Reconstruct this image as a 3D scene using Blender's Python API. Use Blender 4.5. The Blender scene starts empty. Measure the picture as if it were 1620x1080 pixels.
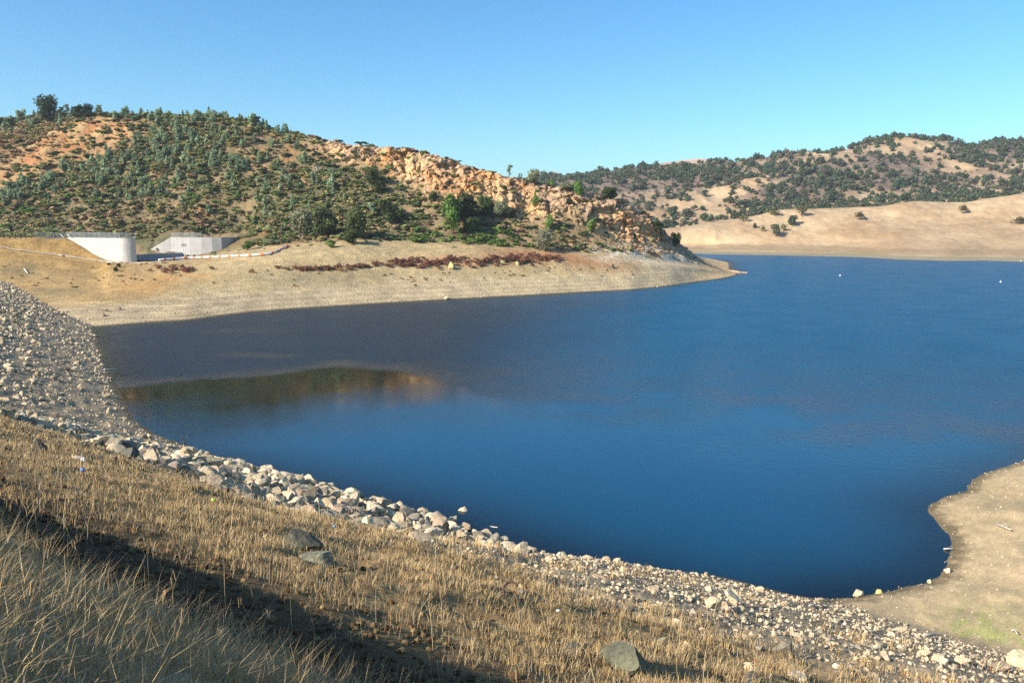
import bpy, math, numpy as np
from mathutils import Vector, Matrix
rng = np.random.default_rng(7)
SC = bpy.context.scene
COL = SC.collection
SC.cycles.use_denoising = False
R = math.radians

# ------------------------------------------------------------------ camera
H = 22.0                      # eye height above the water
PITCH = math.atan((540 - 355) / 1260)
FPX = 1260.0
cp, sp = math.cos(PITCH), math.sin(PITCH)
cam_d = bpy.data.cameras.new("camera")
cam = bpy.data.objects.new("camera", cam_d)
COL.objects.link(cam)
cam.location = (0, 0, H)
cam.rotation_euler = (math.pi / 2 - PITCH, 0, 0)
cam_d.sensor_width = 36
cam_d.lens = 28.0
cam_d.clip_start = 0.1
cam_d.clip_end = 20000
SC.camera = cam


def ray(px, py):
    """direction of a photo pixel as (u = x/y, w = z/y)"""
    px = np.asarray(px, float); py = np.asarray(py, float)
    dn = (py - 540) / FPX
    dy = cp - dn * sp
    return (px - 810) / FPX / dy, (-sp - dn * cp) / dy


def project(X, Y, Z):
    f = Y * cp - (Z - H) * sp
    d = -(Z - H) * cp - Y * sp
    f = np.maximum(f, 0.05)
    return 810 + FPX * X / f, 540 + FPX * d / f


def at(px, py, D):
    u, w = ray(px, py)
    return Vector((float(u * D), float(D), float(H + w * D)))


# ------------------------------------------------------------------ noise
def _h(ix, iy, seed):
    n = (ix.astype(np.int64) * 374761393 + iy.astype(np.int64) * 668265263 + seed * 974634777) & 0xFFFFFFFF
    n = ((n ^ (n >> 13)) * 1274126177) & 0xFFFFFFFF
    n = ((n ^ (n >> 16)) * 2246822519) & 0xFFFFFFFF
    return ((n ^ (n >> 15)) & 0xFFFFFF).astype(float) / 0xFFFFFF


def perlin(x, y, seed=0):
    x0 = np.floor(x); y0 = np.floor(y)
    fx = x - x0; fy = y - y0
    def g(ix, iy, dx, dy):
        a = _h(ix, iy, seed) * 2 * np.pi
        return np.cos(a) * dx + np.sin(a) * dy
    ux = fx * fx * fx * (fx * (fx * 6 - 15) + 10)
    uy = fy * fy * fy * (fy * (fy * 6 - 15) + 10)
    a = g(x0, y0, fx, fy); b = g(x0 + 1, y0, fx - 1, fy)
    c = g(x0, y0 + 1, fx, fy - 1); d = g(x0 + 1, y0 + 1, fx - 1, fy - 1)
    return (a + (b - a) * ux + (c + (d - c) * ux - a - (b - a) * ux) * uy) * 1.5


def fbm(x, y, seed=0, octv=5, gain=.5):
    t = 0; a = 1; s = 0
    for i in range(octv):
        t = t + a * perlin(x * 2 ** i, y * 2 ** i, seed + i * 17)
        s += a; a *= gain
    return t / s * 1.4


def worley(x, y, seed=0):
    x0 = np.floor(x); y0 = np.floor(y)
    f1 = np.full(x.shape, 9.0); f2 = f1.copy(); cid = np.zeros(x.shape)
    for i in (-1, 0, 1):
        for j in (-1, 0, 1):
            cx = x0 + i; cy = y0 + j
            px = cx + _h(cx, cy, seed); py = cy + _h(cx, cy, seed + 5)
            d = np.hypot(px - x, py - y)
            idv = _h(cx, cy, seed + 9)
            near = d < f1
            f2 = np.where(near, f1, np.minimum(f2, d))
            cid = np.where(near, idv, cid)
            f1 = np.where(near, d, f1)
    return f1, f2, cid


def sstep(a, b, x):
    t = np.clip((x - a) / (b - a), 0, 1)
    return t * t * (3 - 2 * t)


def smax(a, b, k):
    h = np.clip(.5 + .5 * (a - b) / k, 0, 1)
    return b + (a - b) * h + k * h * (1 - h)


def lerp(a, b, t):
    return a + (b - a) * t


def lin(r, g, b):
    f = lambda c: (c / 255 / 12.92) if c / 255 < .04045 else ((c / 255 + .055) / 1.055) ** 2.4
    return np.array([f(r), f(g), f(b)])


# ------------------------------------------------------------------ mesh / object helpers
def mesh_np(name, V, faces, col=None, smooth=False, extra=None):
    """faces: list of (n,k) int arrays"""
    me = bpy.data.meshes.new(name)
    V = np.asarray(V, np.float32)
    me.vertices.add(len(V)); me.vertices.foreach_set("co", V.ravel())
    faces = [np.asarray(f, np.int32) for f in faces if len(f)]
    loops = np.concatenate([f.ravel() for f in faces])
    tot = np.concatenate([np.full(len(f), f.shape[1], np.int32) for f in faces])
    start = np.concatenate([[0], np.cumsum(tot)[:-1]]).astype(np.int32)
    me.loops.add(len(loops)); me.loops.foreach_set("vertex_index", loops)
    me.polygons.add(len(tot))
    me.polygons.foreach_set("loop_start", start)
    me.polygons.foreach_set("loop_total", tot)
    me.polygons.foreach_set("use_smooth", np.full(len(tot), smooth))
    if col is not None:
        a = me.attributes.new("Col", 'FLOAT_COLOR', 'POINT')
        c = np.ones((len(V), 4), np.float32); c[:, :3] = col
        a.data.foreach_set("color", c.ravel())
    for k, v in (extra or {}).items():
        a = me.attributes.new(k, 'FLOAT', 'POINT')
        a.data.foreach_set("value", np.asarray(v, np.float32))
    me.update(calc_edges=True)
    return me


def grid_faces(nr, nc):
    i = np.arange(nr * nc).reshape(nr, nc)
    return np.stack([i[:-1, :-1], i[:-1, 1:], i[1:, 1:], i[1:, :-1]], -1).reshape(-1, 4)


def put(name, me, m=None, parent=None, kind=None, label=None, cat=None, group=None, loc=None):
    o = bpy.data.objects.new(name, me); COL.objects.link(o)
    if m is not None and me is not None and not me.materials: me.materials.append(m)
    if parent: o.parent = parent
    if kind: o["kind"] = kind
    if label: o["label"] = label
    if cat: o["category"] = cat
    if group: o["group"] = group
    if loc is not None: o.location = loc
    return o


def thing(name, label, cat, loc=(0, 0, 0), rz=0, group=None):
    o = put(name, None, label=label, cat=cat, group=group, loc=loc)
    o.rotation_euler = (0, 0, rz)
    return o


class MB:
    """collects simple solids, links them as one mesh"""
    def __init__(s): s.V = []; s.F4 = []; s.F3 = []; s.n = 0
    def add(s, V, F):
        for f in F: (s.F4 if len(f) == 4 else s.F3).append([i + s.n for i in f])
        s.V += [tuple(v) for v in V]; s.n += len(V)
    def box(s, c, sz, rz=0):
        ca, sa = math.cos(rz), math.sin(rz); V = []
        for z in (-1, 1):
            for x, y in ((-1, -1), (1, -1), (1, 1), (-1, 1)):
                a, b = x * sz[0] / 2, y * sz[1] / 2
                V.append((c[0] + a * ca - b * sa, c[1] + a * sa + b * ca, c[2] + z * sz[2] / 2))
        s.add(V, [(3, 2, 1, 0), (4, 5, 6, 7), (0, 1, 5, 4), (1, 2, 6, 5), (2, 3, 7, 6), (3, 0, 4, 7)])
    def tube(s, pts, rad, n=6, cap=True):
        pts = [Vector(p) for p in pts]
        if not hasattr(rad, '__len__'): rad = [rad] * len(pts)
        V = []
        for i, p in enumerate(pts):
            t = (pts[min(i + 1, len(pts) - 1)] - pts[max(i - 1, 0)]).normalized()
            a = t.cross(Vector((0, 0, 1)) if abs(t.z) < .9 else Vector((1, 0, 0))).normalized(); b = t.cross(a)
            for k in range(n):
                q = 2 * math.pi * k / n
                V.append(p + (a * math.cos(q) + b * math.sin(q)) * rad[i])
        F = []
        for i in range(len(pts) - 1):
            for k in range(n):
                F.append((i * n + k, i * n + (k + 1) % n, (i + 1) * n + (k + 1) % n, (i + 1) * n + k))
        if cap:
            m = len(pts) - 1
            for k in range(1, n - 1):
                F.append((0, k + 1, k)); F.append((m * n, m * n + k, m * n + k + 1))
        s.add(V, F)
    def build(s, name, m, parent=None, smooth=False, **kw):
        return put(name, mesh_np(name, s.V, [s.F4, s.F3], smooth=smooth), m, parent, **kw)


# ------------------------------------------------------------------ materials
def new_mat(name):
    m = bpy.data.materials.new(name); m.use_nodes = True
    nt = m.node_tree; nt.nodes.clear()
    out = nt.nodes.new("ShaderNodeOutputMaterial")
    return m, nt, out


def N(nt, t, ins=None, **props):
    n = nt.nodes.new("ShaderNode" + t)
    for k, v in props.items(): setattr(n, k, v)
    for k, v in (ins or {}).items():
        s = n.inputs[k]
        if hasattr(v, 'is_linked') or isinstance(v, bpy.types.NodeSocket): nt.links.new(v, s)
        else: s.default_value = v
    return n


def noise_fac(nt, co, scale, lo, hi, detail=6, rough=.6):
    n = N(nt, "TexNoise", {"Vector": co, "Scale": scale, "Detail": detail, "Roughness": rough})
    return N(nt, "MapRange", {"Value": n.outputs["Fac"], "From Min": .25, "From Max": .75, "To Min": lo, "To Max": hi}).outputs[0], n.outputs["Fac"]


def mulc(nt, a, f):
    n = N(nt, "Mix", data_type='RGBA', blend_type='MULTIPLY')
    n.inputs[0].default_value = 1
    for k, v in ((6, a), (7, f)):
        if isinstance(v, bpy.types.NodeSocket): nt.links.new(v, n.inputs[k])
        else: n.inputs[k].default_value = v
    return n.outputs[2]


def attr_mat(name, scales, rough=.9, bump=None, random=0.0, translucent=0.0, spec=.2, base=None, coord="Object", hue=0.0):
    """colour from the Col attribute (or base), broken up by noise; scales = [(scale, lo, hi)]; bump = (scale, strength, distance)"""
    m, nt, out = new_mat(name)
    co = N(nt, "TexCoord").outputs[coord]
    if base is None: c = N(nt, "Attribute", attribute_name="Col").outputs["Color"]
    else:
        c = N(nt, "RGB").outputs[0]; c.default_value = (*base, 1)
    for s, lo, hi in scales:
        f, _ = noise_fac(nt, co, s, lo, hi)
        c = mulc(nt, c, f)
    if random:
        r = N(nt, "ObjectInfo").outputs["Random"]
        f = N(nt, "MapRange", {"Value": r, "To Min": 1 - random, "To Max": 1 + random}).outputs[0]
        c = mulc(nt, c, f)
        if hue:
            r2 = N(nt, "Math", {0: r, 1: 7.31}, operation='MULTIPLY').outputs[0]
            r2 = N(nt, "Math", {0: r2}, operation='FRACT').outputs[0]
            hv = N(nt, "MapRange", {"Value": r2, "To Min": .5 - hue, "To Max": .5 + hue}).outputs[0]
            c = N(nt, "HueSaturation", {"Hue": hv, "Color": c}).outputs[0]
    b = N(nt, "BsdfPrincipled", {"Base Color": c, "Roughness": rough})
    b.inputs["Specular IOR Level"].default_value = spec
    if bump:
        sc, st, di = bump
        n = N(nt, "TexNoise", {"Vector": co, "Scale": sc, "Detail": 8, "Roughness": .65})
        bp = N(nt, "Bump", {"Height": n.outputs["Fac"], "Strength": st, "Distance": di})
        nt.links.new(bp.outputs[0], b.inputs["Normal"])
    sh = b.outputs[0]
    if translucent:
        t = N(nt, "BsdfTranslucent", {"Color": c})
        sh = N(nt, "MixShader", {0: translucent, 1: sh, 2: t.outputs[0]}).outputs[0]
    nt.links.new(sh, out.inputs["Surface"])
    return m


M = {}
M['soil'] = attr_mat('dry_soil', [(.06, .85, 1.15), (.7, .85, 1.15), (6, .8, 1.2), (40, .8, 1.2)], .95, (9, .6, .12))
M['hill'] = attr_mat('hill_soil', [(.05, .85, 1.15), (.4, .8, 1.2), (2.5, .7, 1.3)], .95, (1.6, .8, .5))
M['far'] = attr_mat('far_hill_grass', [(.02, .9, 1.1), (.15, .85, 1.15), (.8, .85, 1.15)], .95, (.3, .6, 1.0))
M['leaf'] = attr_mat('leaves', [], .75, None, random=.28, translucent=.32, hue=.02, spec=.15)
M['leafstuff'] = attr_mat('leaf_mass', [], .75, None, translucent=.32, spec=.15)
M['bark'] = attr_mat('bark', [(6, .6, 1.4)], .9, (20, .5, .03), base=(.11, .085, .065))
M['deadwood'] = attr_mat('bleached_wood', [(5, .7, 1.3)], .8, (30, .4, .01), base=(.48, .42, .35))
M['grass'] = attr_mat('dry_grass', [], .7, None, translucent=.25, spec=.2)
M['rock'] = attr_mat('rock', [(1.1, .7, 1.25), (5, .65, 1.3), (30, .75, 1.25)], .9, (5, .8, .15), random=.22, spec=.25, hue=.012)
M['rubble'] = attr_mat('rubble_rock', [(1.1, .8, 1.2), (8, .8, 1.2)], .9, (10, .4, .05), spec=.2)
# ------------------------------------------------------------------ sky, sun
SUN_AZ = R(-122)      # left and a little behind, measured from the view direction (+Y) towards +X
SUN_EL = R(30)
EXPOSURE = 0.76
sdir = Vector((math.sin(SUN_AZ) * math.cos(SUN_EL), math.cos(SUN_AZ) * math.cos(SUN_EL), math.sin(SUN_EL)))
w = bpy.data.worlds.new("World"); SC.world = w; w.use_nodes = True
nt = w.node_tree; nt.nodes.clear()
sky = N(nt, "TexSky", sky_type='NISHITA')
sky.sun_disc = False; sky.sun_elevation = SUN_EL; sky.sun_rotation = SUN_AZ
sky.air_density = 1.0; sky.dust_density = 1.0; sky.ozone_density = 2.0; sky.altitude = 200
hs = N(nt, "HueSaturation", {"Color": sky.outputs[0], "Saturation": 1.24})
tn = mulc(nt, hs.outputs[0], (.70, 1.0, 1.10, 1))
bg = N(nt, "Background", {"Color": tn, "Strength": 0.108})
wo = N(nt, "OutputWorld"); nt.links.new(bg.outputs[0], wo.inputs[0])
sl = bpy.data.lights.new("sun", 'SUN'); sl.energy = 5.0; sl.angle = R(.5); sl.color = (1, .93, .82)
so = bpy.data.objects.new("sun", sl); COL.objects.link(so)
so.rotation_euler = sdir.to_track_quat('Z', 'Y').to_euler()
so.location = sdir * 300
SC.view_settings.view_transform = 'Standard'; SC.view_settings.look = 'None'
SC.view_settings.exposure = EXPOSURE; SC.view_settings.gamma = 1
try: SC.view_settings.use_curve_mapping = False
except Exception: pass

# ------------------------------------------------------------------ near shoreline and dam face
SHP = [(150, 520), (158, 545), (172, 582), (190, 625), (212, 664), (250, 688), (330, 718), (430, 748), (560, 785), (700, 824), (800, 862),
       (900, 893), (1000, 920), (1100, 946), (1180, 957), (1255, 961), (1295, 950), (1340, 945), (1400, 936), (1462, 922), (1490, 910), (1497, 893),
       (1506, 868), (1503, 848), (1486, 830), (1467, 808), (1474, 795), (1500, 784), (1530, 776), (1536, 760), (1560, 747), (1625, 727), (1800, 690), (2200, 640), (2900, 590)]
_u, _w = ray([p[0] for p in SHP], [p[1] for p in SHP])
_Y = -H / _w
SH = np.stack([_u * _Y, _Y], 1)
SH = np.concatenate([[[-150, 275], [-118, 222]], SH])
POLY = np.concatenate([SH, [[500, -200], [-500, -200], [-500, 275]]])


def sd_near(X, Y):
    sh = X.shape; X = X.ravel(); Y = Y.ravel()
    best = np.full(X.shape, 1e9)
    for a, b in zip(SH[:-1], SH[1:]):
        d = b - a; L = d @ d
        t = np.clip(((X - a[0]) * d[0] + (Y - a[1]) * d[1]) / L, 0, 1)
        best = np.minimum(best, (X - a[0] - t * d[0]) ** 2 + (Y - a[1] - t * d[1]) ** 2)
    ins = np.zeros(X.shape, bool)
    for a, b in zip(POLY, np.roll(POLY, -1, 0)):
        c = (a[1] > Y) != (b[1] > Y)
        ins ^= c & (X < (b[0] - a[0]) * (Y - a[1]) / (b[1] - a[1] + 1e-12) + a[0])
    return (np.sqrt(best) * np.where(ins, 1, -1)).reshape(sh)


NX, NY = .59, .81
K1 = .42


def dam_coords(X, Y):
    return NX * X + NY * Y, NY * X - NX * Y     # d towards the water, s along the dam to the right


def ground_z(X, Y, detail=True):
    X = np.asarray(X, float); Y = np.asarray(Y, float)
    d, s = dam_coords(X, Y)
    sd = sd_near(X, Y)
    plane = K1 * np.maximum(46 - d, 8.5 - (.864 * X + .503 * Y))
    kk = lerp(K1, .35, sstep(-58, -72, s))
    low = np.where(sd > 0, lerp(kk * sd, plane * kk / K1, sstep(12, 30, sd)), .3 * sd)
    wb = sstep(-26, -16, s)
    bx = sstep(0, 60, sd)
    beach = np.where(sd > 0, .085 * sd + .5 * (1 - np.exp(-np.maximum(sd, 0) / 1.2)) * .5, .3 * sd)
    low2 = smax(K1 * (46.5 - d), beach, .5)
    z = lerp(low, low2, wb)
    crest = 21.02 + .03 * np.clip(s + 8, -20, 20)
    upper = np.minimum(crest, crest - .73 * d)
    up = sstep(9, 5, d) * sstep(20, 10, np.abs(d))
    z = np.where(d < 9, smax(np.minimum(upper, crest), np.minimum(z, crest), .25), np.minimum(z, crest))
    if detail:
        face = sstep(30, 20, d) * sstep(0, 8, sd)
        n = fbm(X * .35, Y * .35, 3, 4) * .22 * face * sstep(6.5, 11, d) + fbm(X * 1.6, Y * 1.6, 4, 3) * .09 * face * lerp(.5, 1, sstep(6, 10, d))
        rip = (1 - wb) * sstep(.2, 4, sd) * (1 - face)
        n += fbm(X * .5, Y * .5, 5, 4) * .3 * rip
        bm = wb * sstep(0.5, 6, sd) * sstep(20, 28, d)
        n += (fbm(X * .15, Y * .15, 6, 4) * .2 + fbm(X * .9, Y * .9, 8, 3) * .05) * bm
        n += fbm(X * .6, Y * .6, 12, 3) * .06 * sstep(-2, .2, sd)
        z = z + n
    return z


# polar sheet around the camera, fine where the view looks
th = np.concatenate([np.linspace(-160, -48, 90, endpoint=False), np.linspace(-48, 42, 1000), np.linspace(42.5, 95, 60)])
rr = np.concatenate([np.geomspace(.25, 3, 30, endpoint=False), np.geomspace(3, 300, 620)])
TH, RR = np.meshgrid(np.radians(th), rr)
GX, GY = RR * np.sin(TH), RR * np.cos(TH)
GZ = ground_z(GX, GY)
d_, s_ = dam_coords(GX, GY); sd_ = sd_near(GX, GY)

# soil colours of the near ground
c_straw = lin(150, 122, 80); c_dark = lin(92, 76, 54); c_grav = lin(164, 144, 114); c_sand = lin(192, 165, 124); c_mud = lin(120, 104, 76); c_green = lin(150, 162, 84)
n1 = fbm(GX * .25, GY * .25, 21, 5)[..., None]; n2 = fbm(GX * 1.2, GY * 1.2, 22, 4)[..., None]
col = np.broadcast_to(c_straw, GX.shape + (3,)).copy()
col = lerp(col, c_dark, np.clip(.25 + n2 * 1.2 + n1, 0, 1))
col = lerp(col, lin(66, 46, 28), (sstep(8.5, 5.5, d_) * .92)[..., None])  # soil painted darker on the shoulder to deepen the crest's shadow
ripm = (sstep(17, 22, d_ + n1[..., 0] * 3) * (1 - sstep(-26, -16, s_)))[..., None]
col = lerp(col, lerp(c_grav, c_grav * .72, np.clip(.5 + n2, 0, 1)), np.maximum(ripm, sstep(16, 19, d_ + n1[..., 0] * 2)[..., None] * .9))
bm = (sstep(-26, -16, s_) * sstep(.1, .5, GZ - K1 * (46.5 - d_)))[..., None]
bc = lerp(c_sand, c_sand * np.array([.82, .84, .86]), np.clip(.5 + n1 * 1.3, 0, 1))
strand = np.abs(np.sin(sd_ * .55 + n1[..., 0] * 2.5))[..., None]
bc = bc * (1 + .22 * (strand - .5) * sstep(-.4, .3, n2))
bc = bc * (1 + .18 * fbm(GX * 3, GY * 3, 24, 3)[..., None])
GPX, GPY = project(GX, GY, GZ)


def blob(px, py, cx, cy, rx, ry, rot=0):
    c, s = math.cos(R(rot)), math.sin(R(rot))
    a = (px - cx) * c + (py - cy) * s; b = -(px - cx) * s + (py - cy) * c
    return np.exp(-(a / rx) ** 2 - (b / ry) ** 2)


gm = blob(GPX, GPY, 1520, 1008, 110, 9, -3) + .5 * blob(GPX, GPY, 1550, 985, 60, 30) + .8 * blob(GPX, GPY, 1620, 1016, 20, 6)
bc = lerp(bc, c_green, np.clip(gm * (.6 + n2[..., 0] * 1.8), 0, .5)[..., None])
col = lerp(col, bc, bm)
wet = sstep(1.5, .15, sd_ + n2[..., 0] * .7)[..., None]
col = lerp(col, c_mud * .62, wet * .85)
beachf = np.clip(bm[..., 0], 0, 1)
me = mesh_np("ground", np.stack([GX, GY, GZ], -1).reshape(-1, 3), [grid_faces(*GX.shape)], col.reshape(-1, 3), True)
put("ground", me, M['soil'], kind="structure")

# ------------------------------------------------------------------ terrain sheets from profile curves


def pchip_cols(Yk, Zk, Yq):
    """Yk,Zk (K,C); Yq list of (k, t arrays) -> monotone cubic slopes"""
    h = np.diff(Yk, axis=0); dl = np.diff(Zk, axis=0) / h
    m = np.zeros_like(Yk)
    w1 = 2 * h[1:] + h[:-1]; w2 = h[1:] + 2 * h[:-1]
    same = dl[1:] * dl[:-1] > 0
    with np.errstate(divide='ignore', invalid='ignore'):
        hm = (w1 + w2) / (w1 / dl[:-1] + w2 / dl[1:])
    m[1:-1] = np.where(same, np.nan_to_num(hm), 0)
    m[0] = dl[0]; m[-1] = dl[-1]
    return m


def smooth_cols(a, n):
    k = np.hanning(2 * n + 3)[1:-1]; k /= k.sum()
    p = np.pad(a, n, mode='edge')
    return np.convolve(p, k, 'valid')


def sheet(curves, ucol, rows, sm=11):
    """curves: list of functions u -> (Y, W or Z); returns X,Y,Z grids and V (curve coordinate)"""
    Y = []; Z = []
    prevY = None
    for cv in curves:
        yy, kind, val = cv(ucol)
        yy = smooth_cols(yy, sm)
        val = smooth_cols(val, sm)
        if prevY is not None: yy = np.maximum(yy, prevY + 1.5)
        zz = H + val * yy if kind == 'w' else val
        Y.append(yy); Z.append(zz); prevY = yy
    Y = np.array(Y); Z = np.array(Z)
    m = pchip_cols(Y, Z, None)
    oy = []; oz = []; ov = []
    for k, n in enumerate(rows):
        t = (np.arange(n) / n)[:, None]
        if k == len(rows) - 1: t = np.linspace(0, 1, n)[:, None]
        h = Y[k + 1] - Y[k]
        oy.append(Y[k] + t * h)
        h00 = 2 * t ** 3 - 3 * t ** 2 + 1; h10 = t ** 3 - 2 * t ** 2 + t; h01 = -2 * t ** 3 + 3 * t ** 2; h11 = t ** 3 - t ** 2
        oz.append(h00 * Z[k] + h10 * h * m[k] + h01 * Z[k + 1] + h11 * h * m[k + 1])
        ov.append(np.broadcast_to(k + t, (n, len(ucol))))
    gy = np.concatenate(oy); gz = np.concatenate(oz); gv = np.concatenate(ov)
    return ucol[None] * gy, gy, gz, gv


def cv_px(pts, end=None):
    """curve through photo points (px, py, D)"""
    p = np.array(pts, float); u, w_ = ray(p[:, 0], p[:, 1]); D = p[:, 2]
    if end:
        u = np.append(u, end[0]); D = np.append(D, end[1]); w_ = np.append(w_, (end[2] - H) / end[1])
    return lambda q: (np.interp(q, u, D), 'w', np.interp(q, u, w_))


def cv_water(pts, end=None):
    p = np.array(pts, float); u, w_ = ray(p[:, 0], p[:, 1]); D = -H / w_; Z = np.zeros(len(D))
    if end: u = np.append(u, end[0]); D = np.append(D, end[1]); Z = np.append(Z, end[2])
    return lambda q: (np.interp(q, u, D), 'z', np.interp(q, u, Z))


def cv_off(base, dy, z, clampz=True):
    def f(q):
        y, k, v = base(q)
        return y + dy, 'z', np.minimum(np.full(q.shape, float(z)), v + z) if clampz else np.full(q.shape, float(z))
    return f


uend = float(ray(1195, 430)[0])
W1 = [(-900, 620), (-300, 545), (0, 530), (150, 517), (220, 511), (300, 506), (400, 493), (480, 487), (560, 482), (700, 474), (850, 466), (1000, 458), (1060, 452),
      (1100, 446), (1140, 441), (1160, 437), (1168, 434)]
h1 = cv_water(W1, (uend, 365, -4))
h0 = cv_off(h1, -30, -6)
h2 = cv_px([(-900, 520, 178), (-300, 505, 180), (0, 490, 181), (150, 480, 190), (300, 470, 203), (400, 462, 215), (560, 453, 233), (700, 446, 247), (850, 439, 264), (1000, 432, 283),
            (1060, 430, 300), (1100, 431, 318), (1140, 432, 337), (1165, 433, 356)], (uend, 370, -4))
h3a = cv_px([(-900, 389, 246), (0, 391, 249.2), (55, 398, 250.2), (108, 404, 251.5), (150, 410.5, 251.5), (165, 413.5, 250.6), (205, 416, 248.6), (300, 413.8, 251), (400, 400, 258.5), (450, 395, 259), (550, 392, 261), (650, 397, 269),
            (760, 395, 275), (850, 403, 281), (920, 407, 287), (980, 410, 293), (1050, 417, 306), (1100, 422.7, 323), (1140, 429.5, 339.5), (1165, 432.7, 359)], (uend, 372, -4))
h3 = cv_px([(-900, 375, 250), (0, 377, 254.4), (60, 377, 258.5), (108, 377.5, 262), (165, 412, 253.4), (205, 414.5, 251.5), (300, 412, 254.5), (400, 399, 262), (450, 394, 262), (550, 391, 264), (650, 396, 272),
            (760, 394, 278), (850, 402, 284), (920, 406, 290), (980, 409, 296), (1050, 416, 309), (1100, 422, 325), (1140, 429, 341), (1165, 432.5, 360)], (uend, 373, -4))
h4 = cv_px([(-900, 371, 300), (0, 374, 290), (60, 374, 290), (110, 376, 290), (150, 395, 290), (205, 407, 288), (300, 406, 288), (345, 400, 287), (390, 387, 282), (450, 382, 280), (550, 373, 282),
            (700, 379, 288), (850, 391, 293), (950, 398, 299), (1000, 402, 303), (1050, 410, 314), (1100, 418, 329), (1140, 427, 343), (1165, 432.3, 362)], (uend, 376, -4))
h4b = cv_px([(-900, 360, 312), (0, 363, 305), (110, 366, 305), (205, 381, 304), (235, 383, 304), (270, 371, 307), (345, 369, 312), (390, 366, 312), (450, 365, 296), (550, 357, 294), (700, 366, 296),
             (850, 378, 299), (950, 391, 303), (1000, 396, 308), (1050, 404, 318), (1100, 414, 332), (1140, 426, 345), (1165, 432.2, 364)], (uend, 379, -4))
h5 = cv_px([(-900, 290, 350), (0, 283, 350), (200, 275, 345), (400, 266, 338), (450, 245, 352), (500, 252, 346), (560, 274, 335), (640, 296, 325), (700, 314, 318), (760, 306, 319), (830, 336, 312),
            (900, 334, 310), (950, 368, 308), (1000, 388, 312), (1050, 398, 322), (1090, 410, 334), (1140, 425.5, 347), (1165, 432, 366)], (uend, 382, -4))
h6 = cv_px([(-900, 205, 430), (-200, 205, 430), (0, 194, 428), (55, 188, 425), (120, 183, 415), (150, 181, 410), (250, 187, 405), (350, 191, 398), (400, 193, 390), (430, 206, 382), (500, 219, 368), (560, 230, 355),
            (650, 238, 343), (685, 244, 338), (740, 266, 335), (800, 281, 332), (860, 290, 328), (920, 301, 325), (980, 318, 324), (1030, 346, 332), (1070, 382, 352), (1090, 398, 362),
            (1112, 413, 370), (1140, 425, 376), (1165, 432, 382)], (uend, 390, -4))
_b6 = h6
def h7(q):
    y, k, v = _b6(q); z = H + v * y
    return y + 70, 'z', np.minimum(z - 28 * sstep(0, 40, z), z)
def h8(q):
    y, k, v = _b6(q); z = H + v * y
    return y + 190, 'z', np.minimum(-5, z)
uc = np.linspace(-.98, uend - .001, 1150)
HX, HY, HZ, HV = sheet([h0, h1, h2, h3a, h3, h4, h4b, h5, h6, h7, h8], uc, [5, 34, 66, 14, 22, 20, 105, 95, 14, 8])
HV = np.where(HV <= 3, HV, np.where(HV < 4, 3 + (HV - 3) * .02, HV - 1 + .0))
HPX, HPY = project(HX, HY, HZ)       # design-time layout of the soil zones
nA = fbm(HX * .03, HY * .03, 31, 5); nB = fbm(HX * .15, HY * .15, 32, 5); nC = fbm(HX * .6, HY * .6, 33, 3)
wpx = HPX + nB * 18 + nA * 14; wpy = HPY + nB * 8
# cliff mask: between the cliff foot and the ridge
cl = sstep(6.12, 6.5, HV + nB * .35 + .4 * sstep(600, 700, wpx)) * sstep(7.35, 7.0, HV) * sstep(450, 560, wpx) * sstep(1150, 1090, HPX)
cl = np.maximum(cl, blob(wpx, wpy, 1010, 375, 75, 24, 32) * .9 * sstep(4.2, 5, HV) * sstep(7.3, 7, HV))
cl = np.maximum(cl, blob(wpx, wpy, 830, 325, 30, 18) * .8 * sstep(7.3, 7, HV))
cl = np.clip(cl, 0, 1)
slope_m = sstep(3.6, 4.6, HV) * sstep(1180, 1060, HPX)
f1, f2, cid = worley(HX * .16 + nB * .7, (HY * .10 + HZ * .16) + nB * .7, 41)
g1, g2, gid = worley(HX * .5 + nC * .5, HY * .3 + HZ * .5, 42)
crack = sstep(.10, .0, f2 - f1)
def facet(x, y, seed):
    x0 = np.floor(x); y0 = np.floor(y); f1 = np.full(x.shape, 9.0); o = np.zeros(x.shape)
    for i in (-1, 0, 1):
        for j in (-1, 0, 1):
            cx = x0 + i; cy = y0 + j
            ax = x - cx - _h(cx, cy, seed); ay = y - cy - _h(cx, cy, seed + 5)
            dd = ax * ax + ay * ay; near = dd < f1
            v = (_h(cx, cy, seed + 9) - .5) + ax * (_h(cx, cy, seed + 13) - .5) * 2.2 + ay * (_h(cx, cy, seed + 17) - .5) * 2.2
            o = np.where(near, v, o); f1 = np.where(near, dd, f1)
    return o
fa1 = facet((HX + HZ * .5) * .085 + nB * .6, (HZ - HX * .3) * .14 + HY * .05, 141)
gul = 1 - np.abs(fbm((HX + HZ * .35) * .09, HY * .02 + HZ * .02, 145, 4)) * 2.2
fa2 = facet((HX + HZ * .4) * .36 + nC * .2, (HZ - HX * .3) * .55 + HY * .15, 142)
fa3 = facet((HX + HZ * .4) * 1.0, (HZ - HX * .3) * 1.3 + HY * .4, 143)
HZ0 = HZ.copy()
low_m = sstep(2.0, 2.8, HV) * sstep(4, 3.3, HV) * (1 - sstep(1000, 1080, HPX))
dz = slope_m * (nA * 2.6 + nB * .9 + nC * .25) * (1 - sstep(6.6, 7, HV) * .6)
nD = fbm(HX * 1.3, HY * .8 + HZ * 1.1, 36, 3)
dz += cl * (fa1 * .9 * (1 - .6 * sstep(6.6, 7, HV)) + fa2 * .32 + fa3 * .16 - crack * .7 + nC * .3 + gul * .7 * (1 - sstep(6.7, 7, HV)) * sstep(1000, 880, HPX))
dz += low_m * (nB * .35 + nC * .06)
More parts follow.
